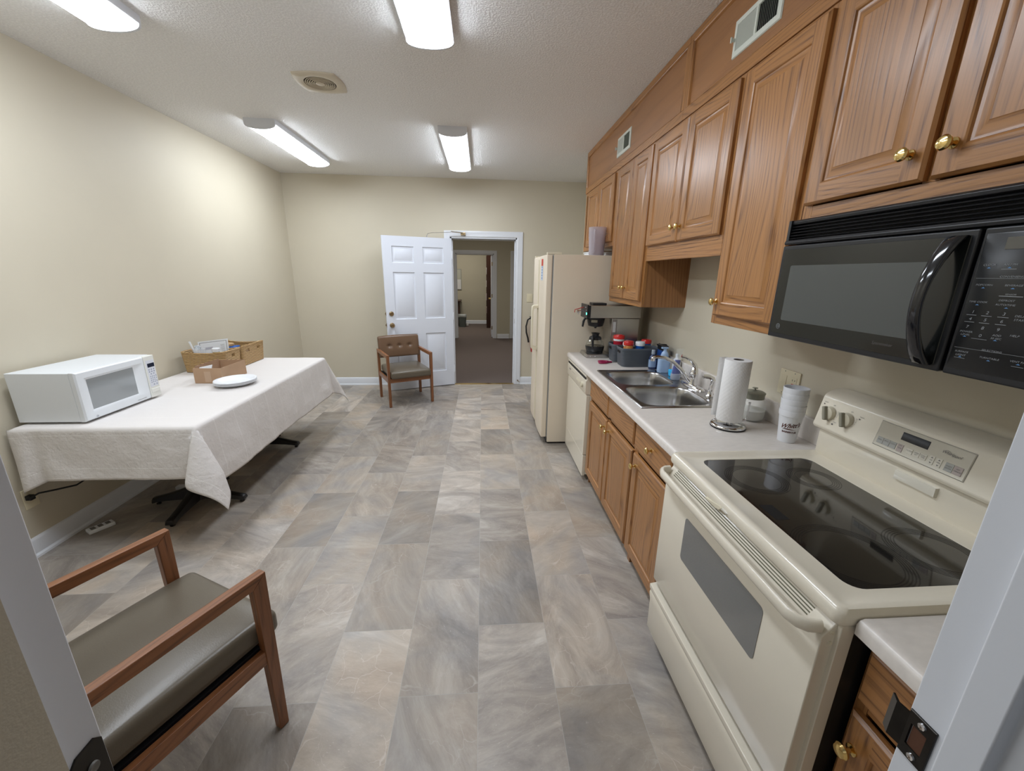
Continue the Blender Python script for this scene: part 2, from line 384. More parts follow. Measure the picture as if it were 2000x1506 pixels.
for z in (.93, 1.08): b.box(DX1-.0195, DX1-.0175, YF+.008, YF+.035, z-.03, z+.03)
b.build('strike_plate', BRASSD, cs)
# ---- near doorway, just in front of the camera
def near_jamb(name, x, s):
    # s=+1: jamb on the right of the opening (body extends to +x)
    b = MB()
    P = lambda u, y: (x+s*u, y)
    b.prism([P(0, YN-.001), P(0, .294), P(-.012, .291), P(-.012, .257), P(0, .254), P(0, YN-.135), P(.03, YN-.135), P(.03, YN-.001)], 'z', 0, 2.05)
    b.prism([P(.004, YN-.012), P(.004, YN-.003), P(.02, YN+.003), P(.05, YN), P(.066, YN+.006), P(.075, YN+.003), P(.075, YN-.012)], 'z', 0, 2.12)
    return struct(b.build(name, WHITE, bevel=.002))
JL = near_jamb('trim_3', -.40, -1)
b = MB(); b.box(-.3885, -.3870, YN-.1355, .2905, 0, 2.03); b.box(-.4, -.3885, YN-.1355, .2565, 0, 2.03); b.build('painted_return', WALL, JL)
JR = near_jamb('trim_4', .53, 1)
b = MB(); b.box(-.43, .56, YN-.135, YN-.001, 2.03, 2.06); struct(b.build('trim_5', WHITE))
# strike plate with lip on the right jamb, old hinge leaf on the left one
DARKM = mat('dark_bronze', (.035, .032, .028), .3, .8, noise=.3, nscale=60)
def strike():
    x = .53; b = MB(); z0, z1 = 1.0, 1.066
    mp = lambda u, v, d: Vector((x-d, u, v))
    b.rings2(mp, [(.302, .332, z0, z1, 0), (.302, .332, z0, z1, .0018), (.3028, .3312, z0+.0008, z1-.0008, .0025), (.309, .3265, z0+.017, z1-.017, .0025), (.3095, .326, z0+.0175, z1-.0175, .0)]); b.f.pop(); b.m.pop()
    pts = [(x-.0025, .331), (x-.005, .345), (x+.002, .356), (x+.004, .355), (x-.002, .344), (x, .331)]
    b.prism([(p[0], p[1]) for p in pts], 'z', z0+.006, z1-.006)
    o = b.build('strike_plate', DARKM, JR)
    b2 = MB(); b2.box(x-.001, x+.004, .309, .325, z0+.016, z1-.016); b2.build('strike_pocket', mat('raw_wood_pocket', (.10, .04, .02), .7), JR)
    b3 = MB()
    for z in (z0+.008, z1-.008): b3.lathe([(.0045, 0), (.004, .002), (.0015, .0012)], (x-.0025, .316, z), 12, axis='-x')
    b3.build('screw', CHROME, JR)
strike()
b = MB(); b.prism([(.299, 1.03), (.331, 1.03), (.331, 1.108), (.325, 1.115), (.306, 1.115), (.299, 1.108)], 'x', -.4, -.3978); b.build('hinge_leaf', DARKM, JL)
b = MB(); b.lathe([(.0055, 0), (.005, .0025), (.002, .0015)], (-.3978, .316, 1.088), 14, axis='x'); b.build('screw', mat('painted_screw', (.2, .19, .17), .5), JL)
# ---- hallway and rooms beyond
HY0, HY1 = YF+.12, 10.15
HX0, HX1 = -1.7, 2.3
wallobj('floor', [(HX0-2, HX1+1, YF, 13.5, -.05, -.001)], CARPET, 'brown carpet beyond the doorway')
wallobj('ceiling', [(HX0-2, HX1+1, HY0, 13.5, ZC, ZC+.05)], CEIL)
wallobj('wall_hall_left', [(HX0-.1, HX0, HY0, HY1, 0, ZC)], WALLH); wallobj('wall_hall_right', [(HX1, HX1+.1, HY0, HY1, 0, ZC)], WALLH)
A0, A1, AZ = -.645, .282, 2.05; B0, B1 = .765, 1.6
wallobj('wall_hall_near', [(XR, HX1+.1, YF, HY0, 0, ZC)], WALLH)
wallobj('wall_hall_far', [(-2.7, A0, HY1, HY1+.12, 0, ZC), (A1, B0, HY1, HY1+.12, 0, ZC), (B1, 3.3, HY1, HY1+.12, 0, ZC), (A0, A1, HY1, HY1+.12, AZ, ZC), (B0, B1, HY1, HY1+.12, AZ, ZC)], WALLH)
casing('trim_6', A0, A1, AZ, HY1, -1, .074); casing('trim_7', B0, B1, AZ, HY1, -1, .074)
bb_far(HX0, A0-.09, HY1, name='baseboard_hall'); bb_far(A1+.09, B0-.09, HY1, name='baseboard_hall'); bb_far(B1+.09, HX1, HY1, name='baseboard_hall')
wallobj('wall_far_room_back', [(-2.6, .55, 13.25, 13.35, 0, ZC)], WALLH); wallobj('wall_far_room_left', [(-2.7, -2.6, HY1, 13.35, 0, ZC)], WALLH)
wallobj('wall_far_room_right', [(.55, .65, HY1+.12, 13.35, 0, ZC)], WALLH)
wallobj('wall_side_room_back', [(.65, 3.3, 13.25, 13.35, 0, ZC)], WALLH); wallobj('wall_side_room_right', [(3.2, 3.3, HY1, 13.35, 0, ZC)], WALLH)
bb_far(-2.6, .55, 13.25, name='baseboard_far_room'); bb_far(.65, 3.2, 13.25, name='baseboard_side_room')
# white inner doors standing open at right angles
def inner_door(name, xh, yh, label, knobdir):
    d = struct(empty(name, (xh, yh, 0)), label)
    b = MB(); b.box(xh-.035, xh, yh, yh+.80, .012, 2.03); b.build('door_panel', DOORW, d, bevel=.002)
    for z in (.25, 1.05, 1.82):
        b = MB(); b.box(xh-.034, xh-.004, yh-.0025, yh+.002, z-.045, z+.045); b.lathe([(.006, -.045), (.006, .045)], (xh-.002, yh-.005, z), 8); b.build('hinge', BRASSD, d)
    b = MB(); b.lathe([(.028, 0), (.028, .006), (.011, .01), (.011, .03), (.024, .038), (.027, .052), (.018, .064), (.004, .066)], (xh-.035, yh+.74, .94), 16, axis='-x'); b.build('door_knob', BRASS, d)
    return d
inner_door('door_2', A1-.02, HY1+.125, 'white door open into the far room', -1)
inner_door('door_3', B0+.075, HY1+.125, 'white door open into the side room', 1)
# far room furniture
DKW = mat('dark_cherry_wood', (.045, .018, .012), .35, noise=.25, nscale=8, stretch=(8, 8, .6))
t = thing('bookcase', (.32, 12.32, 0), 'tall dark brown bookcase side seen through the second doorway', 'bookcase')
b = MB(); b.box(.125, .53, 12.15, 12.17, 0, 2.12); b.build('side_panel', DKW, t); b = MB(); b.box(.125, .53, 12.95, 12.97, 0, 2.12); b.build('side_panel', DKW, t)
b = MB(); b.box(.515, .53, 12.17, 12.95, 0, 2.12); b.build('back_panel', DKW, t)
for z in (.05, .42, .80, 1.18, 1.55, 1.9, 2.1):
    b = MB(); b.box(.13, .515, 12.17, 12.95, z, z+.02); b.build('shelf', DKW, t)
BW = mat('white_binder', (.75, .75, .75), .5); BT = mat('tan_binder', (.45, .40, .32), .5); BRD = mat('dark_red_binder', (.25, .04, .03), .5)
for i, (z, n, mt) in enumerate([(.44, 3, BW), (.82, 4, BW), (1.20, 2, BT), (1.57, 1, BW)]):
    for k in range(n):
        y = 12.19+k*.075; b = MB(); b.box(.118-.006*((k*7) % 3), .40, y, y+.06, z, z+.19); o = b.build('binder', [BW, BT, BRD][(k+i) % 3] if k else mt, bevel=.004)
        tag(o, ['binder on the low bookcase shelf beyond the doorway', 'binder on the middle bookcase shelf beyond the doorway', 'binder on the upper middle bookcase shelf', 'white binder on the high bookcase shelf'][i], 'binder', 'binders on shelf %s of the far bookcase' % ['two', 'three', 'four', 'five'][i])
t = thing('desk', (-1.2, 12.85, 0), 'dark desk edge at left of far room, seen through the doorways', 'desk')
b = MB(); b.box(-1.9, -.665, 12.55, 13.2, .74, .775); b.build('desk_top', DKW, t, bevel=.004)
b = MB(); b.box(-.78, -.70, 12.6, 13.15, 0, .74); b.build('side_panel', DKW, t)
b = MB(); b.box(-1.85, -.78, 13.1, 13.12, .2, .74); b.build('back_panel', DKW, t)
t = thing('waste_bin', (-.615, 12.42, 0), 'grey waste bin with a clear liner beside the desk in the far room', 'bin')
BING = mat('grey_bin_plastic', (.10, .12, .115), .5); b = MB()
def rr(cx, cy, a, c, z, n=24, e=4):
    return [(cx+a*abs(math.cos(2*PI*i/n))**(2/e)*(1 if math.cos(2*PI*i/n) >= 0 else -1), cy+c*abs(math.sin(2*PI*i/n))**(2/e)*(1 if math.sin(2*PI*i/n) >= 0 else -1), z) for i in range(n)]
b.loft([rr(-.615, 12.42, .10, .085, .0), rr(-.615, 12.42, .125, .105, .36), rr(-.615, 12.42, .119, .099, .36), rr(-.615, 12.42, .095, .08, .01)]); b.build('bin_body', BING, t)
b = MB(); r_ = random.Random(3)
rg = []
for z, k in ((.30, 1.04), (.34, 1.07), (.375, 1.03), (.38, .97), (.33, .9)):
    rg.append([(p[0]+r_.uniform(-.006, .006), p[1]+r_.uniform(-.006, .006), p[2]+r_.uniform(-.008, .008)) for p in rr(-.615, 12.42, .125*k, .105*k, z)])
b.loft(rg, cap0=False, cap1=False); b.build('bin_liner', mat('frosted_liner', (.7, .74, .74), .35, alpha=.6), t)
b = MB(); b.rbox((-.47, 12.62, .05), (.035, .05, .045), .01, 2); tag(b.build('small_box', BW, bevel=0), 'small white box on the carpet beside the waste bin', 'box')
# picture on far wall of far room
def pict_mat():
    m, N, L, b = nt('abstract_painting'); tc = N.new('ShaderNodeTexCoord'); sp = N.new('ShaderNodeSeparateXYZ'); L.new(tc.outputs['Object'], sp.inputs[0])
    n = N.new('ShaderNodeTexNoise'); n.inputs['Scale'].default_value = 9; L.new(tc.outputs['Object'], n.inputs[0])
    v = math_(N, L, 'ADD', math_(N, L, 'MULTIPLY', sp.outputs[2], 2.6), math_(N, L, 'MULTIPLY_ADD', n.outputs[0], .5, -.2))
    c = ramp(N, L, v, [(.05, (.12, .02, .01)), (.3, (.5, .08, .02)), (.5, (.75, .45, .1)), (.7, (.3, .33, .25)), (1, (.5, .5, .42))])
    L.new(c, b.inputs['Base Color']); return m
t = thing('framed_picture', (-.83, 13.25, 1.08), 'framed picture in red and yellow on the far room wall', 'picture')
b = MB(); b.box(-.98, -.665, 13.225, 13.249, 1.08, 1.72); b.build('frame', mat('grey_frame', (.30, .30, .28), .5), t, bevel=.003)
b = MB(); b.box(-.965, -.68, 13.222, 13.226, 1.10, 1.40); b.build('lower_mat', BW, t)
b = MB(); b.box(-.965, -.68, 13.222, 13.226, 1.40, 1.70); b.build('painting', pict_mat(), t)
# cart glimpsed through the third doorway
t = thing('utility_shelf', (1.05, 12.2, 0), 'white shelf unit glimpsed through the right-hand hall doorway', 'shelf')
for z in (.35, .62, .92, 1.2):
    b = MB(); b.box(.92, 1.4, 12.0, 12.4, z, z+.02); b.build('shelf_board', PLW, t)
for x in (.93, 1.38):
    for y in (12.01, 12.38):
        b = MB(); b.box(x, x+.015, y, y+.015, 0, 1.3); b.build('post', PLW, t)
for k, (x, z) in enumerate(((.96, .64), (.99, .37), (.98, .94))):
    b = MB(); b.rbox((x+.06, 12.1, z+.045), (.06, .05, .045), .006, 2)
    tag(b.build('carton', BLACKS if k < 2 else BW), ['black carton on the middle board of the side room shelf', 'black carton on the lowest board of the side room shelf', 'white carton on the upper board of the side room shelf'][k], 'box')

# ================================================================ door_1, the six-panel leaf
leaf = struct(empty('door_1', (0, 0, 0)), 'white six-panel door standing open against the far wall')
b = MB(); LW, LH, LT = .905, 2.015, .044
# local: u along +x from hinge... leaf runs towards -x from hinge; visible face towards -y
def face(sgn, yb):
    mp = lambda u, v, d: Vector((-u, yb+sgn*d, v))
    us = [0, .115, .395, .51, .79, LW]; vs = [.012, .23, .78, .98, 1.585, 1.70, 1.905, .012+LH]
    for i in range(5):
        for j in range(7):
            u0, u1, v0, v1 = us[i], us[i+1], vs[j], vs[j+1]
            if i in (1, 3) and j in (1, 3, 5):
                b.rings2(mp, [(u0, u1, v0, v1, 0), (u0+.006, u1-.006, v0+.006, v1-.006, -.012), (u0+.012, u1-.012, v0+.012, v1-.012, -.013), (u0+.042, u1-.042, v0+.042, v1-.042, -.001), (u0+.044, u1-.044, v0+.044, v1-.044, 0)])
            else: b.add([mp(u0, v0, 0), mp(u1, v0, 0), mp(u1, v1, 0), mp(u0, v1, 0)], [(0, 1, 2, 3)])
face(-1, 0); face(1, LT)
for q in ([(0, 0, .012), (0, LT, .012), (0, LT, .012+LH), (0, 0, .012+LH)], [(-LW, 0, .012), (-LW, LT, .012), (-LW, LT, .012+LH), (-LW, 0, .012+LH)],
          [(0, 0, .012), (0, LT, .012), (-LW, LT, .012), (-LW, 0, .012)], [(0, 0, .012+LH), (0, LT, .012+LH), (-LW, LT, .012+LH), (-LW, 0, .012+LH)]):
    b.add(q, [(0, 1, 2, 3)])
b.build('door_panel', DOORW, leaf)
kx = -LW+.065
b = MB(); b.lathe([(.032, 0), (.032, .006), (.012, .012), (.012, .03), (.024, .036), (.028, .05), (.022, .062), (.012, .064), (.010, .060)], (kx, 0, .905), 20, axis='-y'); b.build('door_knob', BRASSD, leaf)
b = MB(); b.lathe([(.031, 0), (.031, .008), (.025, .016), (.018, .018), (.016, .012)], (kx, 0, 1.055), 20, axis='-y'); b.build('deadbolt', BRASSD, leaf)
b = MB(); b.box(-LW-.003, -LW, .012, .034, .875, .935); b.box(-LW-.016, -LW, .017, .029, .893, .917); b.build('latch', BRASSD, leaf)
b = MB(); b.box(-LW-.003, -LW, .012, .034, 1.03, 1.08); b.box(-LW-.012, -LW, .017, .029, 1.045, 1.065); b.build('bolt', BRASSD, leaf)
for z in (.25, 1.0, 1.82):
    b = MB(); b.lathe([(.008, -.05), (.008, .05)], (.004, .004, z), 10); b.build('hinge', WHITE, leaf)
leaf.location = (-.41, 5.705, 0); leaf.rotation_euler = (0, 0, R(21))
# overhead closer arm (fixed to the head casing and the leaf)
dc = thing('door_closer', (-.25, YF-.03, 2.09), 'slim metal closer arm between the white door top and its casing', 'door closer')
b = MB(); b.box(-.285, -.22, YF-.045, YF-.016, 2.072, 2.108); b.box(-.265, -.235, YF-.075, YF-.045, 2.09, 2.098); b.build('bracket', BRASSD, dc, bevel=.003)
b = MB(); b.tube([(-.25, YF-.06, 2.100), (-.33, YF-.085, 2.104), (-.41, YF-.11, 2.108)], .008, 8); b.build('slide_arm', CHROME, dc)
b = MB(); b.tube([(-.41, YF-.11, 2.100), (-.50, YF-.135, 2.092), (-.66, YF-.165, 2.082), (-.705, YF-.165, 2.070), (-.72, YF-.15, 2.040), (-.72, YF-.14, 2.028)], .006, 8, flat=.6); b.build('arm', CHROME, dc)
# ================================================================ oak cabinets along the right wall
def cab_map(xf):
    return lambda u, v, d: Vector((xf-d, u, v))
def oak_door(b, y0, y1, z0, z1, xf, th=.02, fw=.057, raised=True):
    # mats: 0 upright grain, 1 level grain ; xf = front face
    mp = cab_map(xf)
    e = .007
    # edge and lip
    A = (y0, y1, z0, z1, -th); B = (y0, y1, z0, z1, -e); C_ = (y0+e, y1-e, z0+e, z1-e, 0)
    for a, c in ((A, B), (B, C_)):
        P = lambda q: [mp(q[0], q[2], q[4]), mp(q[1], q[2], q[4]), mp(q[1], q[3], q[4]), mp(q[0], q[3], q[4])]
        p, r = P(a), P(c)
        for i in range(4):
            j = (i+1) % 4; b.add([p[i], p[j], r[j], r[i]], [(0, 1, 2, 3)], 1 if i % 2 == 0 else 0)
    b.add([mp(y0, z0, -th), mp(y1, z0, -th), mp(y1, z1, -th), mp(y0, z1, -th)], [(0, 1, 2, 3)], 0)
    Y0, Y1, Z0, Z1 = C_[:4]
    if not raised:
        b.add([mp(Y0, Z0, 0), mp(Y1, Z0, 0), mp(Y1, Z1, 0), mp(Y0, Z1, 0)], [(0, 1, 2, 3)], 1); return
    i0, i1, k0, k1 = y0+fw, y1-fw, z0+fw, z1-fw
    for q, mm in (((Y0, i0, Z0, Z1), 0), ((i1, Y1, Z0, Z1), 0), ((i0, i1, Z0, k0), 1), ((i0, i1, k1, Z1), 1)):
        b.add([mp(q[0], q[2], 0), mp(q[1], q[2], 0), mp(q[1], q[3], 0), mp(q[0], q[3], 0)], [(0, 1, 2, 3)], mm)
    r = lambda s_, d: (i0+s_, i1-s_, k0+s_, k1-s_, d)
    b.rings2(mp, [r(0, 0), r(.004, -.002), r(.007, -.007), r(.012, -.0085), r(.015, -.0085), r(.036, -.0025), r(.038, -.001)], 1, 0)
def cab_door(parent, y0, y1, z0, z1, xf, knob=None, name='door', raised=True):
    b = MB(); oak_door(b, y0, y1, z0, z1, xf, raised=raised)
    o = b.build(name, [OAKV, OAKH], parent, smooth=25)
    if knob:
        k = MB(); k.lathe([(.0125, 0), (.012, .003), (.0055, .006), (.005, .014), (.009, .017), (.0155, .021), (.0165, .026), (.013, .031), (.006, .0335), (0, .034)], (xf, knob[0], knob[1]), 20, axis='-x')
        k.build('knob', BRASS, o)
    return o
def upper_cab(name, label, y0, y1, z0, z1, doors, xf=1.08, side_near=True, valance=None, rail=.045):
    t = thing(name, (xf, (y0+y1)/2, z0), label, 'cabinet', 'oak wall cabinets')
    b = MB()
    b.box(xf+.02, XR, y0, y0+.015, z0, z1, 0); b.box(xf+.02, XR, y1-.015, y1, z0, z1, 0)
    b.box(xf+.02, XR, y0+.015, y1-.015, z0+.012, z0+.027, 1); b.box(xf+.02, XR, y0+.015, y1-.015, z1-.016, z1, 1); b.box(XR-.01, XR, y0+.015, y1-.015, z0+.027, z1-.016, 0)
    b.build('cabinet_body', [OAKX, OAKH], t)
    b = MB(); s_ = .038
    b.box(xf, xf+.02, y0, y0+s_, z0, z1, 0); b.box(xf, xf+.02, y1-s_, y1, z0, z1, 0)
    b.box(xf, xf+.02, y0+s_, y1-s_, z0, z0+rail, 1); b.box(xf, xf+.02, y0+s_, y1-s_, z1-.03, z1, 1)
    if len(doors) == 2: b.box(xf, xf+.02, (doors[0][0]+doors[1][1])/2-.02, (doors[0][0]+doors[1][1])/2+.02, z0+rail, z1-.03, 0)
    b.build('face_frame', [OAKV, OAKH], t, bevel=.001, seg=1)
    for (a, c, e, f, kn) in doors: cab_door(t, a, c, e, f, xf-.02, kn)
    if valance:
        b = MB(); b.box(xf, xf+.02, y0, y1, valance, z0, 0); b.build('valance', OAKH, t, bevel=.0015)
    return t
ZU = 2.385
upper_cab('wall_cabinet', 'short oak cabinet with two doors above the refrigerator', 3.415, 4.43, 1.82, ZU, [(3.88, 4.285, 1.855, 2.375, None), (3.455, 3.865, 1.855, 2.375, None)])
upper_cab('wall_cabinet', 'tall narrow two-door oak cabinet hanging over the coffee brewer', 2.695, 3.413, 1.374, ZU, [(3.035, 3.37, 1.41, 2.37, (3.06, 1.495)), (2.715, 3.022, 1.41, 2.37, (2.995, 1.495))])
upper_cab('wall_cabinet', 'shorter two-door oak cabinet with a valance above the sink', 1.832, 2.693, 1.745, ZU, [(2.262, 2.68, 1.765, 2.37, (2.288, 1.84)), (1.845, 2.25, 1.765, 2.37, (2.222, 1.84))], valance=1.674, rail=.03)
upper_cab('wall_cabinet', 'tall single-door oak cabinet left of the black microwave', 1.380, 1.830, 1.372, ZU, [(1.398, 1.80, 1.41, 2.37, (1.775, 1.472))])
upper_cab('wall_cabinet', 'oak cabinet with two doors directly above the black microwave', .60, 1.378, 1.762, ZU, [(.992, 1.363, 1.81, 2.375, (1.032, 1.877)), (.615, .975, 1.81, 2.375, (.937, 1.877))])

# soffit panels above the cabinets, framed, with a supply register in each
def soffit(y0, y1, label):
    t = thing('soffit_panel', (1.08, (y0+y1)/2, ZU), label, 'soffit', 'framed oak soffit panels')
    b = MB(); b.box(1.088, XR, y0, y1, ZU+.001, ZC-.001); b.build('panel', OAKP, t)
    b = MB(); mp = cab_map(1.08); wd = .042
    b.box(1.074, 1.092, y0, y1, ZU+.001, ZU+.05, 1); b.box(1.074, 1.092, y0, y1, ZC-.036, ZC-.001, 1)
    b.box(1.074, 1.092, y0, y0+.03, ZU+.05, ZC-.036, 0); b.box(1.074, 1.092, y1-.03, y1, ZU+.05, ZC-.036, 0)
    # small cove inside the frame
    q = [(y0+.03, y1-.03, ZU+.05, ZC-.036, .006), (y0+.036, y1-.036, ZU+.056, ZC-.042, .003), (y0+.04, y1-.04, ZU+.06, ZC-.046, -.008)]
    for k in range(2):
        A, B = q[k], q[k+1]
        pa = [mp(A[0], A[2], A[4]), mp(A[1], A[2], A[4]), mp(A[1], A[3], A[4]), mp(A[0], A[3], A[4])]; pb = [mp(B[0], B[2], B[4]), mp(B[1], B[2], B[4]), mp(B[1], B[3], B[4]), mp(B[0], B[3], B[4])]
        for i in range(4): b.add([pa[i], pa[(i+1) % 4], pb[(i+1) % 4], pb[i]], [(0, 1, 2, 3)], 1 if i % 2 == 0 else 0)
    b.build('frame', [OAKV, OAKH], t, bevel=.001, seg=1)
    return t
soffit(2.372, 4.45, 'far oak soffit panel running above the sink and refrigerator cabinets')
soffit(YN, 2.37, 'near oak soffit panel above the microwave cabinets')
REGW = mat('register_white', (.66, .69, .62), .35)
def register(y0, y1, z0, z1, label):
    t = thing('air_register', (1.087, (y0+y1)/2, z0), label, 'air vent', 'air registers in the oak soffit')
    mp = cab_map(1.087); e = .022
    b = MB(); b.rings2(mp, [(y0, y1, z0, z1, 0), (y0+.003, y1-.003, z0+.003, z1-.003, .005), (y0+e, y1-e, z0+e, z1-e, .007), (y0+e+.002, y1-e-.002, z0+e+.002, z1-e-.002, .001)], 0, 0)
    b.f.pop(); b.m.pop()
    ym = (y0+y1)/2; b.box(1.080, 1.086, ym-.005, ym+.005, z0+e, z1-e); b.build('frame', REGW, t)
    b = MB(); b.box(1.0865, 1.0875, y0+e, y1-e, z0+e, z1-e); b.build('backing', BLACKD, t)
    b = MB(); n = 11
    for h, (a, c, tilt) in enumerate(((ym+.006, y1-e-.002, -.0020), (y0+e+.002, ym-.006, .0030))):
        for k in range(n):
            y = a+(c-a)*(k+.5)/n
            b.add([(1.080, y-tilt, z0+e), (1.0862, y+tilt, z0+e), (1.0862, y+tilt, z1-e), (1.080, y-tilt, z1-e), (1.0808, y-tilt+.0015, z0+e), (1.087, y+tilt+.0015, z0+e), (1.087, y+tilt+.0015, z1-e), (1.0808, y-tilt+.0015, z1-e)],
                  [(0, 1, 2, 3), (4, 5, 6, 7), (0, 3, 7, 4), (1, 2, 6, 5)])
    b.build('louvers', REGW, t)
    b = MB(); b.box(1.066, 1.082, y1-.016, y1-.011, z0+.06, z0+.072); b.box(1.062, 1.068, y1-.017, y1-.010, z0+.056, z0+.076); b.build('lever', REGW, t)
register(1.676, 1.975, 2.487, 2.627, 'white air register in the near soffit above the tall single-door cabinet')
register(3.215, 3.51, 2.487, 2.627, 'white air register in the far soffit above the brewer cabinet')

# ---------------------------------------------------------------- base cabinets
def base_cab(name, label, y0, y1, cols, xf=.81, split_top=True):
    t = thing(name, (xf, (y0+y1)/2, 0), label, 'cabinet', 'oak base cabinets')
    b = MB(); b.box(xf+.02, XR, y0, y0+.016, 0, .874, 0); b.box(xf+.02, XR, y1-.016, y1, 0, .874, 0); b.box(xf+.02, XR-.01, y0+.016, y1-.016, .09, .105, 0); b.box(XR-.01, XR, y0+.016, y1-.016, .105, .874, 0)
    b.build('cabinet_body', [OAKX], t)
    b = MB(); s_ = .028
    b.box(xf, xf+.02, y0, y0+s_, .09, .874, 0); b.box(xf, xf+.02, y1-s_, y1, .09, .874, 0)
    b.box(xf, xf+.02, y0+s_, y1-s_, .835, .874, 1); b.box(xf, xf+.02, y0+s_, y1-s_, .69, .715, 1); b.box(xf, xf+.02, y0+s_, y1-s_, .09, .125, 1)
    if len(cols) == 2: m_ = (cols[0][0]+cols[1][1])/2; b.box(xf, xf+.02, m_-.02, m_+.02, .125, .835, 0)
    b.build('face_frame', [OAKV, OAKH], t, bevel=.001, seg=1)
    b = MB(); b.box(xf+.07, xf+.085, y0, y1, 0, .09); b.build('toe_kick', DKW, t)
    for (a, c, kd, kr) in cols:
        cab_door(t, a, c, .717, .848, xf-.02, kr, 'drawer_front', raised=False)
        cab_door(t, a, c, .10, .683, xf-.02, kd)
    return t
base_cab('base_cabinet', 'oak sink base cabinet with two doors beside the dishwasher', 1.89, 2.797, [(2.352, 2.772, (2.388, .628), None), (1.902, 2.336, (2.298, .628), None)])
base_cab('base_cabinet', 'oak base cabinet with one drawer and door, left of the range', 1.392, 1.888, [(1.478, 1.882, (1.84, .622), (1.675, .785))])
base_cab('base_cabinet', 'short oak base cabinet right of the range by the near doorway', .336, .600, [(.345, .588, (.562, .60), None)])
# ---------------------------------------------------------------- countertops
SX0, SX1, SY0, SY1 = .823, 1.352, 1.915, 2.757
def nose(y0, y1):
    # rounded front edge profile in xz
    return [(XC+.012, ZT-.04), (XC, ZT-.036), (XC-.001, ZT-.012), (XC+.004, ZT-.003), (XC+.014, ZT+.001), (XC+.03, ZT)]
def counter(name, label, y0, y1, hole=None):
    t = thing(name, (XC, (y0+y1)/2, ZT-.038), label, 'countertop')
    b = MB(); nz = nose(y0, y1)
    xb = XR-.02
    if hole:
        hx0, hx1, hy0, hy1 = hole
        b.prism(nz+[(hx0, ZT), (hx0, ZT-.038)], 'y', y0, y1)
        b.box(hx0, hx1, y0, hy0, ZT-.038, ZT); b.box(hx0, hx1, hy1, y1, ZT-.038, ZT); b.box(hx1, XR, y0, y1, ZT-.038, ZT)
    else: b.prism(nz+[(XR, ZT), (XR, ZT-.038)], 'y', y0, y1)
    b.build('worktop', CTOP, t, smooth=60)
    b = MB(); b.prism([(xb, ZT), (xb, ZT+.092), (xb+.004, ZT+.1), (XR, ZT+.1), (XR, ZT)], 'y', y0, y1); b.build('backsplash', CTOP, t, bevel=.002)
    return t
counter('countertop', 'long pale laminate countertop with the sink, left of the range', 1.372, 3.47, (SX0+.018, SX1-.018, SY0+.018, SY1-.018))
counter('countertop', 'short pale laminate countertop right of the range at the near doorway', .336, .598)

# ---------------------------------------------------------------- sink
def superring(cx, cy, a, c, z, n=40, e=5):
    o = []
    for i in range(n):
        t_ = 2*PI*(i+.5)/n; co, si = math.cos(t_), math.sin(t_)
        o.append((cx+a*math.copysign(abs(co)**(2/e), co), cy+c*math.copysign(abs(si)**(2/e), si), z))
    return o
t = thing('sink', ((SX0+SX1)/2, (SY0+SY1)/2, ZT), 'double-bowl stainless steel sink set in the countertop', 'sink')
b = MB(); bowls = [(1.052, 2.535, .187, .178), (1.050, 2.130, .190, .182)]
z0 = ZT+.006
# rim sheet with two holes: strips around bowls
def rim_patch(b, x0, x1, y0, y1, bowl):
    cx, cy, a, c = bowl; n = 40
    inner = superring(cx, cy, a+.004, c+.004, z0-.001, n); outer = []
    for p in inner:
        dx, dy = p[0]-cx, p[1]-cy
        k = min(((x1-cx) if dx > 0 else (x0-cx))/dx if abs(dx) > 1e-6 else 1e9, ((y1-cy) if dy > 0 else (y0-cy))/dy if abs(dy) > 1e-6 else 1e9)
        outer.append((cx+dx*k, cy+dy*k, z0))
    b.loft([outer, inner], 0, cap0=False, cap1=False)
    for cxn in ((x0, y0), (x1, y0), (x1, y1), (x0, y1)):
        near = sorted(range(n), key=lambda i: (outer[i][0]-cxn[0])**2+(outer[i][1]-cxn[1])**2)[:2]
        b.add([outer[near[0]], outer[near[1]], (*cxn, z0)], [(0, 1, 2)])
ym = (bowls[0][1]-bowls[0][3]+bowls[1][1]+bowls[1][3])/2
rim_patch(b, SX0+.012, 1.262, ym, SY1-.012, bowls[0]); rim_patch(b, SX0+.012, 1.262, SY0+.012, ym, bowls[1])
b.add([(1.262, SY0+.012, z0), (SX1-.012, SY0+.012, z0), (SX1-.012, SY1-.012, z0), (1.262, SY1-.012, z0)], [(0, 1, 2, 3)])
mpz = lambda u, v, d: Vector((u, v, d))
q = [(SX0, SX1, SY0, SY1, ZT+.0005), (SX0+.003, SX1-.003, SY0+.003, SY1-.003, ZT+.006), (SX0+.008, SX1-.008, SY0+.008, SY1-.008, ZT+.0085), (SX0+.012, SX1-.012, SY0+.012, SY1-.012, z0)]
b.rings2(mpz, q); b.f.pop(); b.m.pop()
b.build('rim', STEELB, t, smooth=50)
for i, (cx, cy, a, c) in enumerate(bowls):
    b = MB(); rg = []
    for s_, dz in ((.004, -.001), (0, -.003), (-.004, -.012), (-.010, -.06), (-.016, -.13), (-.030, -.158), (-.06, -.172), (-.12, -.177)):
        rg.append(superring(cx, cy, a+s_, c+s_, z0+dz, 40, 5 if dz > -.15 else 4))
    b.loft(rg, cap0=False, cap1=True); b.build('bowl', STEELB, t, smooth=60)
    b = MB(); b.lathe([(.045, 0), (.044, .003), (.036, .001), (.03, -.002), (0, -.002)], (cx, cy, z0-.1765), 24); b.build('drain', CHROME, t)
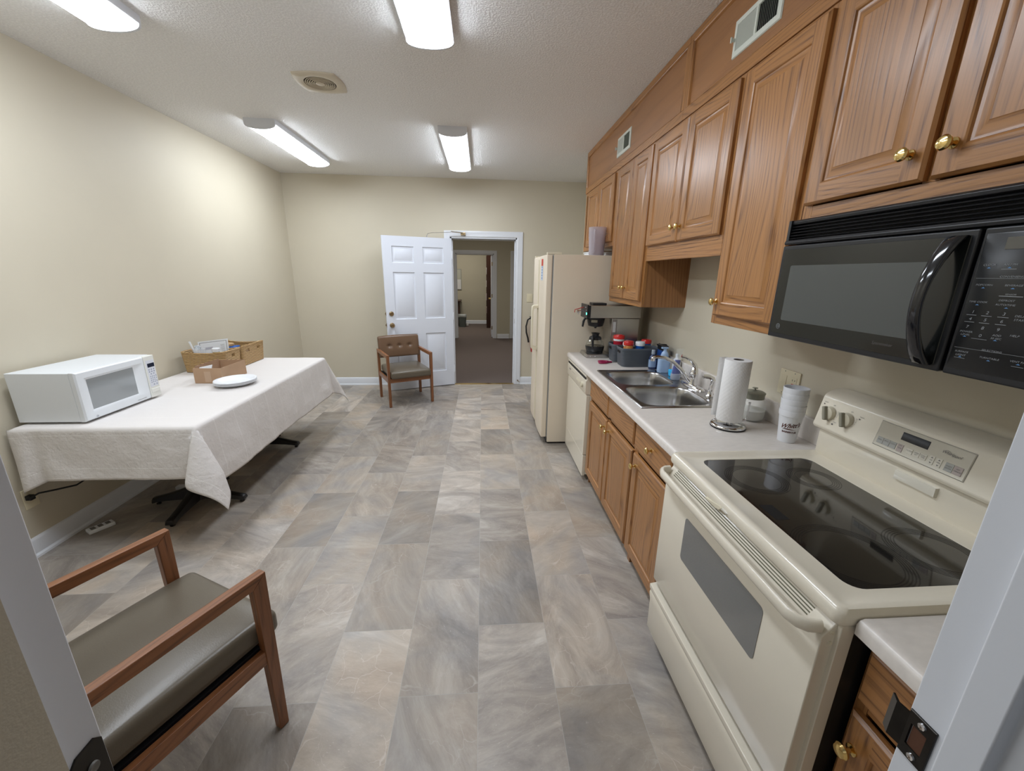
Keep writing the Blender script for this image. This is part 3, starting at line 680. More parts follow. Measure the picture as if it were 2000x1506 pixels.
# faucet
t = thing('faucet', (1.305, 2.31, ZT+.006), 'chrome single-lever faucet arching over the sink', 'faucet'); zb = ZT+.006
b = MB(); b.loft([superring(1.305, 2.31, .034, .13, zb, 40, 2.4), superring(1.305, 2.31, .034, .13, zb+.005, 40, 2.4), superring(1.305, 2.31, .028, .118, zb+.012, 40, 2.4), superring(1.305, 2.31, .02, .06, zb+.016, 40, 2.2)]); b.build('base_plate', CHROME, t, smooth=50)
b = MB(); b.lathe([(.031, .012), (.027, .02), (.0245, .06), (.0245, .075), (.027, .078), (.027, .084), (.024, .088), (.023, .10), (.018, .118), (.008, .128), (0, .13)], (1.305, 2.31, zb), 28); b.build('faucet_body', CHROME, t, smooth=50)
b = MB(); b.tube([(1.30, 2.31, zb+.02), (1.265, 2.315, zb+.055), (1.225, 2.32, zb+.105), (1.175, 2.325, zb+.150), (1.12, 2.33, zb+.177), (1.07, 2.333, zb+.183), (1.045, 2.335, zb+.178), (1.040, 2.335, zb+.168)], .011, 14, rs=[.014, .012, .011, .0105, .0105, .0105, .011, .011])
b.lathe([(.0125, 0), (.0125, -.018), (.009, -.018)], (1.043, 2.335, zb+.176), 16); b.build('spout', CHROME, t, smooth=60)
b = MB(); b.tube([(1.31, 2.31, zb+.10), (1.305, 2.312, zb+.135), (1.28, 2.318, zb+.165), (1.25, 2.325, zb+.182), (1.222, 2.33, zb+.190)], .01, 12, rs=[.02, .014, .009, .008, .010], flat=.7); b.build('lever', CHROME, t, smooth=60)
t = thing('soap_dispenser', (1.295, 2.095, zb), 'small chrome hooked soap dispenser at the near end of the sink ledge', 'soap dispenser')
b = MB(); b.lathe([(.024, 0), (.024, .006), (.017, .014), (.015, .03), (.0145, .034)], (1.295, 2.095, zb), 20); b.build('collar', CHROME, t)
b = MB(); b.tube([(1.295, 2.095, zb+.02), (1.30, 2.095, zb+.06), (1.305, 2.095, zb+.088), (1.298, 2.097, zb+.106), (1.28, 2.10, zb+.116), (1.245, 2.104, zb+.118)], .012, 14, rs=[.012, .014, .014, .013, .0125, .0125], flat=1); b.build('nozzle', CHROME, t, smooth=60)

# ---------------------------------------------------------------- dishwasher
def text_r(mb, txt, size, x, y, z, m=0, shear=0, bold=0, sx=1, align='CENTER'):
    text_into(mb, txt, size, lambda u, v: Vector((x, y-u, z+v)), m, align, shear, bold, sx)
t = thing('dishwasher', (.79, 3.165, 0), 'bisque dishwasher between the refrigerator and oak cabinets', 'dishwasher')
DY0, DY1 = 2.802, 3.455
b = MB(); b.box(.80, 1.37, DY0, DY1, .06, .872); b.build('tub', BISQ, t)
b = MB(); b.box(.772, .80, DY0+.003, DY1-.003, .225, .712); b.build('door', BISQ, t, bevel=.006, seg=3)
b = MB(); b.prism([(.80, .716), (.770, .716), (.762, .730), (.762, .822), (.772, .832), (.772, .848), (.762, .852), (.762, .868), (.80, .868)], 'y', DY0+.003, DY1-.003); o = b.build('control_panel', BISQ, t, bevel=.002)
b = MB(); b.lathe([(.021, 0), (.020, .012), (.016, .014), (0, .014)], (.762, 2.90, .775), 24, axis='-x'); b.box(.744, .749, 2.896, 2.904, .757, .793); b.build('dial', BISQD, o)
b = MB()
for k in range(3): b.box(.759, .7625, 2.985+k*.038, 3.010+k*.038, .765, .783)
b.build('button', BISQD, o)
b = MB(); b.box(.7614, .7617, 3.32, 3.375, .786, .797); b.box(.7614, .7617, 3.15, 3.27, .788, .790); b.build('lettering', PRINT, o)
b = MB(); b.box(.7608, .7655, DY0+.02, DY1-.03, .834, .846); b.build('grip_slot', BLACKD, o)
b = MB(); b.box(.775, .80, DY0+.003, DY1-.003, .045, .222); b.build('kick_panel', BISQ, t, bevel=.006, seg=3)
b = MB(); b.box(.86, .875, DY0, DY1, 0, .06); b.build('toe_board', BLACKS, t)
# ---------------------------------------------------------------- refrigerator
t = thing('refrigerator', (.95, 3.95, 0), 'bisque side-by-side refrigerator with a white pitcher on top', 'refrigerator')
FY0, FY1 = 3.53, 4.385
b = MB(); b.box(.612, 1.33, FY0, FY1, .02, 1.747); b.build('body', BISQF, t, bevel=.006, seg=3)
b = MB(); b.box(.600, .613, FY0+.01, FY1-.01, .075, 1.74); b.build('gasket', mat('grey_gasket', (.30, .31, .31), .6), t)
yS = 3.99
for (a, c, nm) in ((FY0, yS-.004, 'wide'), (yS+.004, FY1, 'narrow')):
    b = MB(); h = (c-a)/2; zc = (.075+1.745)/2
    b.rbox((.576, (a+c)/2, zc), (.024, h, (1.745-.075)/2), .008, 4, fn=lambda p, h=h: Vector((p.x-(.010*(1-(p.y/h)**2) if p.x < 0 else 0), p.y, p.z)))
    d = b.build('door', BISQF, t, smooth=50)
    s_ = 1 if nm == 'narrow' else -1
    hy = yS+s_*.028
    ya, yb = sorted((yS+s_*.008, yS+s_*.040))
    b = MB(); o_ = [(.548, .845), (.500, .850), (.490, .862), (.487, .90), (.487, 1.235), (.490, 1.272), (.500, 1.286), (.548, 1.292)]; i_ = [(.548, .875), (.512, .880), (.503, .895), (.501, .92), (.501, 1.215), (.503, 1.243), (.512, 1.258), (.548, 1.262)]
    n_ = len(o_); vs = [(x, y, z) for y in (ya, yb) for x, z in o_+i_]; fs = []
    for k in range(n_-1):
        fs += [(k, k+1, n_+k+1, n_+k), (2*n_+k, 3*n_+k, 3*n_+k+1, 2*n_+k+1), (k, 2*n_+k, 2*n_+k+1, k+1), (n_+k, n_+k+1, 3*n_+k+1, 3*n_+k)]
    b.add(vs, fs); b.build('handle', BISQD, d, bevel=.003, smooth=50)
    b = MB(); b.box(.5455-.002, .556, min(yS+s_*.006, yS+s_*.016), max(yS+s_*.006, yS+s_*.016), .10, 1.72); b.build('edge_trim', BISQD, d, bevel=.003)
b = MB(); b.box(.555, .68, FY0+.01, FY0+.06, 1.747, 1.765); b.build('hinge_cover', BISQD, t, bevel=.004)
b = MB(); b.box(.555, .66, FY1-.06, FY1-.01, 1.747, 1.765); b.build('hinge_cover', BISQD, t, bevel=.004)
b = MB(); b.box(.62, 1.3, FY0+.02, FY1-.02, 0, .02); b.box(.605, .615, FY0+.02, FY1-.02, .01, .07); b.build('base_grille', BLACKS, t)
STK = mat('blue_white_sticker', (.55, .65, .80), .4); REDS = mat('red_sticker', (.6, .06, .04), .4)
b = MB()
def onx(b, y0, y1, z0, z1, m): b.box(.5425, .5432, y0, y1, z0, z1, m)
def fdx(y): h=(yS-.004-FY0)/2; c=(yS-.004+FY0)/2; return .552-.010*(1-((y-c)/h)**2)
for (y0, y1, z0, z1, m) in ((3.69, 3.785, 1.655, 1.715, 1), (3.69, 3.785, 1.53, 1.655, 0)):
    n = 4
    for k in range(n):
        a, c = y0+(y1-y0)*k/n, y0+(y1-y0)*(k+1)/n
        b.add([(fdx(a)-.0006, a, z0), (fdx(c)-.0006, c, z0), (fdx(c)-.0006, c, z1), (fdx(a)-.0006, a, z1)], [(0, 1, 2, 3)], m)
for k in range(5): b.add([(fdx(3.71)-.001, 3.71, 1.545+k*.024), (fdx(3.765)-.001, 3.765, 1.545+k*.024), (fdx(3.765)-.001, 3.765, 1.553+k*.024), (fdx(3.71)-.001, 3.71, 1.553+k*.024)], [(0, 1, 2, 3)], 2)
b.build('sticker', [STK, REDS, mat('sticker_blue', (.1, .2, .45), .4)], t)
# pitcher on top
def pm():
    m = mat('frosted_plastic', (.80, .76, .82), .35, trans=.65, ior=1.2, bump=.0); return m
FROST = pm()
t = thing('pitcher', (1.0, 3.62, 1.747), 'translucent white plastic pitcher on top of the refrigerator', 'pitcher')
zf = 1.748; PX = .998
b = MB(); b.lathe([(0, 0), (.062, 0), (.064, .004), (.076, .228), (.0765, .23), (.0745, .23), (.0625, .006), (0, .005)], (PX, 3.62, zf), 32, cap=False); b.build('pitcher_body', FROST, t, smooth=50)
b = MB(); b.tube([(PX-.04, 3.62-.060, zf+.205), (PX-.05, 3.62-.10, zf+.20), (PX-.052, 3.62-.105, zf+.12), (PX-.045, 3.62-.09, zf+.03), (PX-.04, 3.62-.055, zf+.02)], .008, 10); b.build('handle', FROST, t, smooth=60)
for (x0, x1, y0, lab) in ((1.045, 1.170, 4.02, 'farther one, left of the pitcher'), (1.185, 1.315, 3.98, 'nearer the wall, right of the pitcher')):
    t = thing('storage_tub', ((x0+x1)/2, y0+.1, 1.747), 'low white plastic tub on the refrigerator, %s' % lab, 'tub', 'white tubs on the refrigerator')
    b = MB(); b.rbox(((x0+x1)/2, y0+.12, 1.7725), ((x1-x0)/2, .12, .0225), .012, 3); b.build('tub', PLW, t)
    b = MB(); b.rbox(((x0+x1)/2, y0+.12, 1.798), ((x1-x0)/2+.004, .124, .005), .003, 3); b.build('lid', PLW, t)

# ---------------------------------------------------------------- range
t = thing('range', (.72, .98, 0), 'bisque electric range with a black glass cooktop', 'stove')
RY0, RY1 = .604, 1.364
b = MB(); b.box(.738, 1.365, RY0+.004, RY1-.004, .05, .888); b.build('body', mat('black_side_panel', (.035, .034, .033), .3, .4), t, bevel=.003)
b = MB(); b.box(.737, .768, RY0+.002, RY1-.002, .052, .889); b.build('front_frame', BISQ, t, bevel=.002)
b = MB(); b.box(.80, 1.34, RY0+.03, RY1-.03, 0, .05); b.build('base', BLACKS, t)
b = MB()   # cooktop frame with a raised rolled rim
mpt = lambda u, v, d: Vector((u, v, d))
rr_ = [(.722, 1.372, RY0, RY1, .892), (.719, 1.372, RY0-.002, RY1+.002, .900), (.720, 1.372, RY0-.002, RY1+.002, .918), (.728, 1.366, RY0+.005, RY1-.005, .929), (.742, 1.36, RY0+.016, RY1-.016, .930), (.754, 1.33, RY0+.028, RY1-.028, .9225), (.806, 1.232, RY0+.062, RY1-.062, .9215), (.807, 1.231, RY0+.063, RY1-.063, .919)]
def rrect(q, r, n=6):
    x0, x1, y0, y1, z = q; o = []
    for cx, cy, a0 in ((x1-r, y1-r, 0), (x0+r, y1-r, 90), (x0+r, y0+r, 180), (x1-r, y0+r, 270)):
        for i in range(n+1): a = R(a0+90*i/n); o.append((cx+r*math.cos(a), cy+r*math.sin(a), z))
    return o
rad = [.018, .02, .02, .016, .012, .012, .035, .034]
b.loft([rrect(q, r_) for q, r_ in zip(rr_, rad)], cap0=True, cap1=False); b.build('cooktop_frame', BISQ, t, smooth=50)
b = MB(); g = (.8075, 1.2305, RY0+.0635, RY1-.0635)
b.loft([rrect((*g, .9205), .034), rrect((*g, .915), .034)]); cg = b.build('glass_cooktop', CERAM, t, smooth=40)
BURN = mat('burner_print', (.017, .015, .014), .07)
for (x, y, r_) in ((.925, 1.155, .098), (.905, .775, .125), (1.125, 1.150, .078), (1.130, .775, .100)):
    b = MB()
    for k in range(5):
        ra = r_-k*.006; b.loft([[(x+q*math.cos(2*PI*i/48), y+q*math.sin(2*PI*i/48), .9208) for i in range(48)] for q in (ra, ra-.0025)], cap0=False, cap1=False)
    b.build('burner_ring', BURN, cg)
b = MB(); b.add([(.825, .925, .92085), (.865, .925, .92085), (.865, 1.0, .92085), (.825, 1.0, .92085)], [(0, 1, 2, 3)]); b.build('hot_surface_indicator', BLACKD, cg)
# backguard: lower wall then overhanging console
b = MB(); b.prism([(1.312, .91), (1.300, .935), (1.300, 1.045), (1.372, 1.045), (1.372, .91)], 'y', RY0+.006, RY1-.010); bg = b.build('backguard', BISQ, t, bevel=.006, seg=3)
b = MB(); con = [(1.305, 1.022), (1.285, 1.028), (1.279, 1.040), (1.283, 1.055), (1.300, 1.145), (1.306, 1.158), (1.320, 1.168), (1.345, 1.178), (1.376, 1.180), (1.376, 1.022)]
b.prism(con, 'y', RY0+.002, RY1+.004); cs_ = b.build('console', BISQ, t, bevel=.004, seg=3, smooth=40)
def conx(z): return 1.283+(z-1.055)*(.017/.09)-.0006
mpc = lambda y, z, d: Vector((conx(z)-d, y, z))
b = MB(); b.rings2(mpc, [(.870, 1.128, 1.058, 1.138, 0), (.872, 1.126, 1.060, 1.136, .002), (.873, 1.125, 1.061, 1.135, .0014)]); b.build('control_panel', mat('console_insert', (.64, .60, .50), .28), cs_)
b = MB(); b.rings2(mpc, [(.8692, 1.1288, 1.0572, 1.1388, .0002), (.870, 1.128, 1.058, 1.138, .0004)]); b.f.pop(); b.m.pop(); b.build('panel_outline', PRINT, cs_)
b = MB(); b.rings2(mpc, [(.977, 1.055, 1.103, 1.1275, .0016), (.978, 1.054, 1.104, 1.1265, .0024)]); b.build('clock_display', BLACKS, cs_)
KG = mat('grey_touch_pad', (.42, .42, .39), .4); KP = mat('pinkish_touch_pad', (.47, .40, .37), .4); KC = mat('pale_touch_pad', (.72, .68, .58), .4)
def tcon(b, s_, sz, y, z, m=0, shear=0, sx=1, bold=0): text_into(b, s_, sz, lambda u, v: mpc(y-u, z+v, .0032), m, 'CENTER', shear, bold, sx)
b = MB(); pads = [(1.109, 1.078, .0195, .021, KG), (1.0885, 1.078, .0195, .021, KG), (1.068, 1.078, .0195, .021, KG), (1.046, 1.078, .017, .024, KP), (.912, 1.080, .0205, .024, KG), (.890, 1.080, .0205, .024, KP),
    (1.018, 1.080, .018, .017, KC), (.998, 1.080, .018, .017, KC), (.979, 1.080, .018, .017, KC), (.957, 1.081, .014, .026, KC), (.938, 1.081, .014, .026, KC)]
for (y, z, w_, h_, mt) in pads:
    b = MB(); b.rings2(mpc, [(y-w_/2, y+w_/2, z-h_/2, z+h_/2, .0016), (y-w_/2+.0005, y+w_/2-.0005, z-h_/2+.0005, z+h_/2-.0005, .0028)]); b.build('touch_pad', mt, cs_)
b = MB()
for s_, y, z in (('BAKE', 1.109, 1.080), ('BROIL', 1.0885, 1.082), ('CLEAN', 1.068, 1.082), ('OFF', 1.046, 1.086), ('CLOCK', 1.018, 1.081), ('TIMER', .998, 1.083), ('SET', .998, 1.078), ('START', .979, 1.083), ('TIME', .979, 1.078), ('HR', .957, 1.081), ('MIN', .938, 1.081), ('START', .912, 1.083), ('OFF', .890, 1.084), ('CANCEL', .890, 1.078), ('ENTER', .912, 1.077), ('TEMP', 1.046, 1.078)): tcon(b, s_, .0052, y, z)
for y in (.957, .938):
    for sg in (1, -1): b.add([mpc(y-.003, 1.081+sg*.006, .0032), mpc(y+.003, 1.081+sg*.006, .0032), mpc(y, 1.081+sg*.010, .0032)], [(0, 1, 2)])
tcon(b, 'Whirlpool', .0115, .919, 1.1155, shear=.35)
pts = [(.938-.037*i/14, 1.1185+.0045*math.sin(PI*2*i/14)-.004*i/14) for i in range(15)]
for i in range(14):
    (a, z1), (c, z2) = pts[i], pts[i+1]; b.add([mpc(a, z1, .0032), mpc(c, z2, .0032), mpc(c, z2+.0007, .0032), mpc(a, z1+.0007, .0032)], [(0, 1, 2, 3)])
for kx_ in (1.316, 1.243):
    for s_, dy, dz in (('OFF', -.008, .031), ('HI', -.033, .014), ('9', -.034, .008), ('7', -.034, .002), ('5', -.033, -.005), ('3', -.026, -.016), ('MED', -.006, -.028), ('LO', .028, -.014)):
        text_into(b, s_, .005, lambda u, v: mpc(kx_+dy-u, 1.097+dz+v, .0006), 0)
text_into(b, 'OVEN', .005, lambda u, v: mpc(1.283-u, 1.072+v, .0006), 0)
for (y, z) in ((1.345, 1.131), (1.195, 1.122)):
    text_into(b, 'FRONT', .005, lambda u, v: mpc(y-u, z+v, .0006), 0)
    b.lathe([(.0025, 0), (.0025, .0004)], tuple(mpc(y+.006, z-.008, .0005)), 10, axis='-x')
b.lathe([(.0035, 0), (.0035, .0006)], tuple(mpc(1.289, 1.063, .0004)), 12, axis='-x')
b.build('lettering', PRINT, cs_)
for ky in (1.316, 1.243):
    b = MB(); x0 = conx(1.097)
    b.lathe([(.026, 0), (.0245, .010), (.0235, .013), (.021, .0145), (0, .0145)], (x0, ky, 1.097), 28, axis='-x'); kn = b.build('burner_knob', BISQD, cs_, smooth=40)
    b = MB(); b.rbox((x0-.019, ky, 1.097), (.008, .0065, .026), .004, 2); b.v = [Vector((p.x, ky+(p.y-ky)*math.cos(.25)+(p.z-1.097)*math.sin(.25), 1.097-(p.y-ky)*math.sin(.25)+(p.z-1.097)*math.cos(.25))) for p in b.v]
    b.build('grip', mat('knob_grip', (.33, .31, .24), .4), kn)
b = MB(); b.rings2(lambda y, z, d: Vector((1.300-d, y, z)), [(.927, 1.047, .975, 1.006, 0), (.929, 1.045, .977, 1.004, .009), (.934, 1.040, .981, 1.000, .010)]); b.build('vent_cap', mat('vent_cap_plastic', (.76, .72, .62), .18, coat=.6), bg)
# oven door
b = MB(); b.prism([(.745, .362), (.712, .362), (.708, .368), (.708, .850), (.712, .858), (.736, .886), (.745, .886)], 'y', RY0+.012, RY1-.018); od = b.build('oven_door', BISQ, t, bevel=.003, seg=2)
def od_mat():
    m, N, L, bb = nt('dotted_oven_window'); tc = N.new('ShaderNodeTexCoord'); sp = N.new('ShaderNodeSeparateXYZ'); L.new(tc.outputs['Object'], sp.inputs[0])
    d = math_(N, L, 'LESS_THAN', math_(N, L, 'FRACT', math_(N, L, 'MULTIPLY', sp.outputs[2], 260)), .5)
    c = ramp(N, L, d, [(0, (.13, .13, .125)), (1, (.24, .24, .23))]); L.new(c, bb.inputs['Base Color']); bb.inputs['Roughness'].default_value = .12; bb.inputs['Coat Weight'].default_value = .4; return m
b = MB(); WIN = [(.772, 1.173, .600, .768)]; q = WIN[0]
b.loft([[(.7075, p[0], p[1]) for p in [(r2[1], r2[2]) for r2 in [(0, *xy) for xy in [(c[0], c[1]) for c in rrect((q[0], q[1], q[2], q[3], 0), .014)]]]],
        [(.7068, p[0], p[1]) for p in [(c[0], c[1]) for c in rrect((q[0], q[1], q[2], q[3], 0), .014)]]])
b.build('oven_window', od_mat(), od)
b = MB()
hp = [(1.335, .712), (1.333, .690), (1.322, .676), (1.30, .668)] + [(1.30-(1.30-.665)*k/6, .6665) for k in range(1, 7)] + [(.645, .673), (.632, .688), (.628, .712)]
rg = []
for i, (y, x) in enumerate(hp):
    a = hp[max(0, i-1)]; c = hp[min(len(hp)-1, i+1)]; tv = Vector((c[1]-a[1], c[0]-a[0], 0)).normalized(); nv = Vector((tv.y, -tv.x, 0))
    w_, h_ = .0095, .0165
    rg.append([Vector((x, y, .868))+nv*w_*math.cos(2*PI*k/14)+Vector((0, 0, 1))*h_*math.sin(2*PI*k/14) for k in range(14)])
b.loft(rg); b.build('oven_handle', BISQ, od, smooth=60)
b = MB()
for k in range(5):
    f_ = (k+.5)/5; x0 = .7125+(.736-.7125)*f_; z0_ = .859+(.886-.859)*f_
    dx, dz = .0024*.66, .0024*.75; nx, nz = -.0005, .0006
    b.add([(x0-dx+nx, .665, z0_-dz+nz), (x0+dx*.2+nx, .665, z0_+dz*.2+nz), (x0+dx*.2+nx, 1.305, z0_+dz*.2+nz), (x0-dx+nx, 1.305, z0_-dz+nz)], [(0, 1, 2, 3)])
b.build('vent_slots', ALMSLOT, od)
b = MB(); b.prism([(1.10, .888), (1.04, .888), (1.018, .896), (1.012, .905), (1.018, .908), (1.05, .902), (1.10, .893)], 'x', .716, .736) ; o = b.build('lock_lever', BISQD, t, bevel=.002)
b = MB(); b.box(.714, .734, .985, 1.014, .900, .904); b.build('lever_tip', CHROME, o)
b = MB(); b.prism([(.745, .10), (.716, .10), (.710, .112), (.708, .25), (.702, .288), (.706, .300), (.700, .312), (.700, .330), (.745, .338)], 'y', RY0+.010, RY1-.012); b.build('storage_drawer', BISQ, t, bevel=.0025)
b = MB(); b.box(.728, .742, RY0+.014, RY1-.016, .339, .361); b.build('drawer_gap', BLACKD, t)
b = MB()
for z in (.862, .835): b.lathe([(.0055, 0), (.005, .0015), (.003, .0012), (.0025, .0005)], (.729, RY0+.012, z), 12, axis='-y')
b.build('side_screw', BISQD, od)
b = MB(); b.lathe([(.012, .0), (.016, .0), (.016, .015), (.012, .02), (.012, .05)], (.79, RY1-.05, 0), 14); b.build('levelling_foot', RUBBER, t)

# ---------------------------------------------------------------- over-the-range microwave
t = thing('range_microwave', (1.03, .94, 1.385), 'black over-the-range microwave under the oak cabinets', 'microwave')
MY0, MY1, MX = .562, 1.322, .992
b = MB(); b.box(1.035, XR-.002, MY0, MY1, 1.388, 1.758); b.build('body', BLACKS, t, bevel=.003)
b = MB(); b.prism([(1.035, 1.683), (MX+.002, 1.683), (MX, 1.690), (MX+.004, 1.697), (1.025, 1.697), (1.025, 1.744), (MX+.010, 1.744), (MX+.008, 1.752), (MX+.014, 1.758), (1.035, 1.758)], 'y', MY0, MY1)
b.box(MX+.004, 1.03, MY0, MY0+.012, 1.683, 1.757); b.box(MX+.004, 1.03, MY1-.012, MY1, 1.683, 1.757); vg = b.build('vent_grille', BLACKS, t, bevel=.0015)
b = MB()
for k in range(5):
    z = 1.700+k*.0088; b.prism([(MX+.006+k*.0012, z), (MX+.004+k*.0012, z+.0022), (MX+.022, z+.0062), (MX+.022, z+.004)], 'y', MY0+.012, MY1-.012)
b.build('louvers', BLACKS, vg)
mpm = lambda y, z, d: Vector((MX-d, y, z)); YD = .779
b = MB(); b.box(MX, 1.032, YD, MY1, 1.386, 1.680); dr = b.build('door', BLACKS, t, bevel=.004, seg=3)
b = MB(); b.rings2(mpm, [(YD+.012, MY1-.012, 1.400, 1.668, 0), (YD+.013, MY1-.013, 1.401, 1.667, .0012)]); b.build('glass_panel', mat('black_door_glass', (.012, .014, .014), .13, coat=.3), dr)
b = MB(); q = (.849, 1.271, 1.445, 1.618, 0)
b.loft([[(MX-.0014, c[0], c[1]) for c in rrect(q, .006)], [(MX-.0019, c[0], c[1]) for c in rrect(q, .006)]]); b.build('door_window', mat('screened_window', (.085, .092, .09), .22, coat=.15), dr)
# bowed handle
b = MB(); rg = []
for i in range(17):
    s_ = i/16; z = 1.398+(1.668-1.398)*s_; bow = math.sin(PI*s_)**.8; out = .006+.042*bow
    wy = .014+.006*(1-bow); th = .010+.012*(1-bow)
    yc = .812+.008*bow
    x = MX-out
    rg.append([(x-th*.45*math.sin(2*PI*k/14), yc+wy*math.cos(2*PI*k/14), z) for k in range(14)])
b.loft(rg); b.build('handle', BLACKG, dr, smooth=60)
MARK = mat('grey_silver_print', (.27, .285, .30), .5); MARKB = mat('blue_print', (.10, .25, .5), .5)
def ge_logo(b, mp, r_, seg=32):
    b.loft([[mp(q*math.cos(2*PI*i/seg), q*math.sin(2*PI*i/seg)) for i in range(seg)] for q in (r_, r_*.88)], cap0=False, cap1=False)
    text_into(b, 'GE', r_*1.05, lambda u, v: mp(u, v), 0, shear=.25)
    for a0 in (0, 90, 180, 270):
        pts = [(r_*(.80-.18*math.sin(PI*i/6))*math.cos(R(a0+20+70*i/6)), r_*(.80-.18*math.sin(PI*i/6))*math.sin(R(a0+20+70*i/6))) for i in range(7)]
        for i in range(6): b.add([mp(*pts[i]), mp(*pts[i+1]), mp(pts[i+1][0]*1.07, pts[i+1][1]*1.07), mp(pts[i][0]*1.07, pts[i][1]*1.07)], [(0, 1, 2, 3)])
b = MB(); ge_logo(b, lambda u, v: Vector((MX-.0016, 1.277-u, 1.424+v)), .0085); b.build('maker_mark', MARK, dr)
b = MB(); text_into(b, 'Spacemaker', .011, lambda u, v: Vector((MX-.0016, .915-u, 1.424+v)), 0, shear=.2); b.build('lettering', mat('dim_print', (.10, .09, .085), .5), dr)
b = MB(); b.box(MX+.001, 1.032, MY0, YD-.006, 1.386, 1.680); cp = b.build('control_panel', BLACKS, t, bevel=.004, seg=3)
XP = MX+.001
b = MB(); b.rings2(lambda y, z, d: Vector((XP-d, y, z)), [(MY0+.01, YD-.012, 1.400, 1.669, 0), (MY0+.012, YD-.014, 1.402, 1.667, .0012)]); b.build('membrane', mat('membrane_black', (.010, .011, .012), .25), cp)
b = MB(); b.box(XP-.0022, XP-.001, .632, .731, 1.637, 1.659); b.build('display', mat('display_window', (.13, .125, .11), .15), cp)
b = MB(); XT = XP-.0016
def tm(s_, y, z, sz=.0072, shear=.15, sx=1.2): text_into(b, s_, sz*.78, lambda u, v: Vector((XT, y-u, z+v)), 0, 'CENTER', shear, 0, sx)
for s_, y, z in (('CLOCK', .746, 1.609), ('AM / PM', .714, 1.609), ('TIMER', .678, 1.609), ('POPCORN', .745, 1.571), ('BEVERAGE', .699, 1.571), ('REHEAT', .655, 1.571), ('TIME COOK', .746, 1.538), ('DEFROST', .702, 1.543), ('AUTO/TIME', .702, 1.535), ('POWER', .750, 1.478), ('LEVEL', .750, 1.472), ('ADD', .699, 1.477), ('30 SEC', .699, 1.471), ('DELAY', .673, 1.516), ('START', .673, 1.509), ('HELP', .673, 1.480), ('SURFACE', .747, 1.437), ('LIGHT', .747, 1.430), ('TURNTABLE', .699, 1.432), ('VENT FAN', .654, 1.434)): tm(s_, y, z, .0062 if len(s_) > 5 else .0068)
tm('CONVENIENCE COOKING', .690, 1.587, .0062); tm('SELECTIONS', .699, 1.4465, .0062); tm('SENSOR', .699, 1.5545, .005)
for s_, y, z in (('1', .749, 1.518), ('2', .725, 1.518), ('3', .699, 1.518), ('4', .750, 1.504), ('5', .725, 1.504), ('6', .699, 1.504), ('7', .751, 1.488), ('8', .725, 1.488), ('9', .700, 1.488), ('0', .725, 1.473)): tm(s_, y, z, .0105)
def ln(y0, y1, z, h=.0005): b.add([(XT, y0, z), (XT, y1, z), (XT, y1, z+h), (XT, y0, z+h)], [(0, 1, 2, 3)])
ln(.565, .762, 1.5835); ln(.565, .762, 1.4445); ln(.68, .716, 1.5505, .0012); ln(.703, .726, 1.6005, .0009)
for y in (.750, .725, .699):
    ln(y-.0085, y+.0085, 1.5115, .0009); ln(y-.0085, y+.0085, 1.4975, .0009)
ln(.712, .738, 1.466, .0007); ln(.738, .757, 1.4235, .0007); ln(.645, .663, 1.4245, .0007)
b.build('lettering', MARK, cp)
b = MB()
for y, z in ((.746, 1.602), (.714, 1.602), (.745, 1.564), (.699, 1.564), (.655, 1.564), (.746, 1.531), (.699, 1.528), (.750, 1.467), (.699, 1.466), (.747, 1.425), (.699, 1.426), (.654, 1.428)): b.add([(XT, y-.0032, z+.0006), (XT, y+.0032, z+.0006), (XT, y, z+.003)], [(0, 1, 2)])
b.build('arrow_marks', MARKB, cp)
b = MB(); b.box(1.05, 1.3, .65, .80, 1.3855, 1.3885); b.box(1.05, 1.3, 1.05, 1.2, 1.3855, 1.3885); b.build('grease_filter', STEEL, t)
# ================================================================ things on the counter
Z0 = ZT+.0005
# coffee brewer
t = thing('coffee_brewer', (1.08, 3.32, ZT), 'stainless commercial coffee brewer on the counter beside the refrigerator', 'coffee maker')
BX0, BX1, BY0, BY1 = .858, 1.285, 3.212, 3.43
b = MB(); b.prism([(BX0+.012, Z0), (BX0, Z0+.004), (BX0+.010, Z0+.030), (1.30, Z0+.030), (1.30, Z0)], 'y', BY0, BY1); bs = b.build('warmer_base', STEEL, t, bevel=.002)
b = MB(); b.lathe([(.07, 0), (.07, .008), (.066, .012), (0, .012)], (.958, 3.32, Z0+.030), 32); b.build('warmer_plate', BLACKS, bs)
b = MB()
for y in (3.245, 3.275): b.lathe([(.004, 0), (.004, .002)], (BX0+.004, y, Z0+.014), 10, axis='-x')
for x in (.895, .935): b.lathe([(.004, 0), (.004, .002)], (x, BY0, Z0+.014), 10, axis='-y')
b.build('indicator', PLW, bs)
b = MB(); b.box(1.055, BX1, BY0, BY1, Z0+.030, 1.243); col = b.build('column', STEEL, t, bevel=.003)
b = MB(); b.box(1.062, 1.10, BY0-.001, BY0, .96, 1.235); b.build('side_strip', mat('grey_label_strip', (.22, .20, .18), .5), col)
b = MB(); b.box(1.066, 1.090, BY0-.0018, BY0-.001, 1.13, 1.215); b.build('label', mat('pale_label', (.55, .56, .55), .5), col)
b = MB(); b.box(1.066, 1.084, BY0-.0018, BY0-.001, 1.045, 1.105); b.build('label', mat('reddish_label', (.42, .24, .18), .5), col)
b = MB(); b.box(BX0, 1.295, BY0-.002, BY1+.002, 1.244, 1.346); hd = b.build('head', STEEL, t, bevel=.004, seg=3)
b = MB(); b.box(BX0-.012, BX0+.001, BY0+.002, BY1-.002, 1.238, 1.350); fp = b.build('front_panel', BLACKS, hd, bevel=.003)
b = MB(); b.box(BX0-.004, BX0+.016, BY0-.0035, BY0-.0015, 1.246, 1.345); b.build('corner_trim', BLACKS, hd)
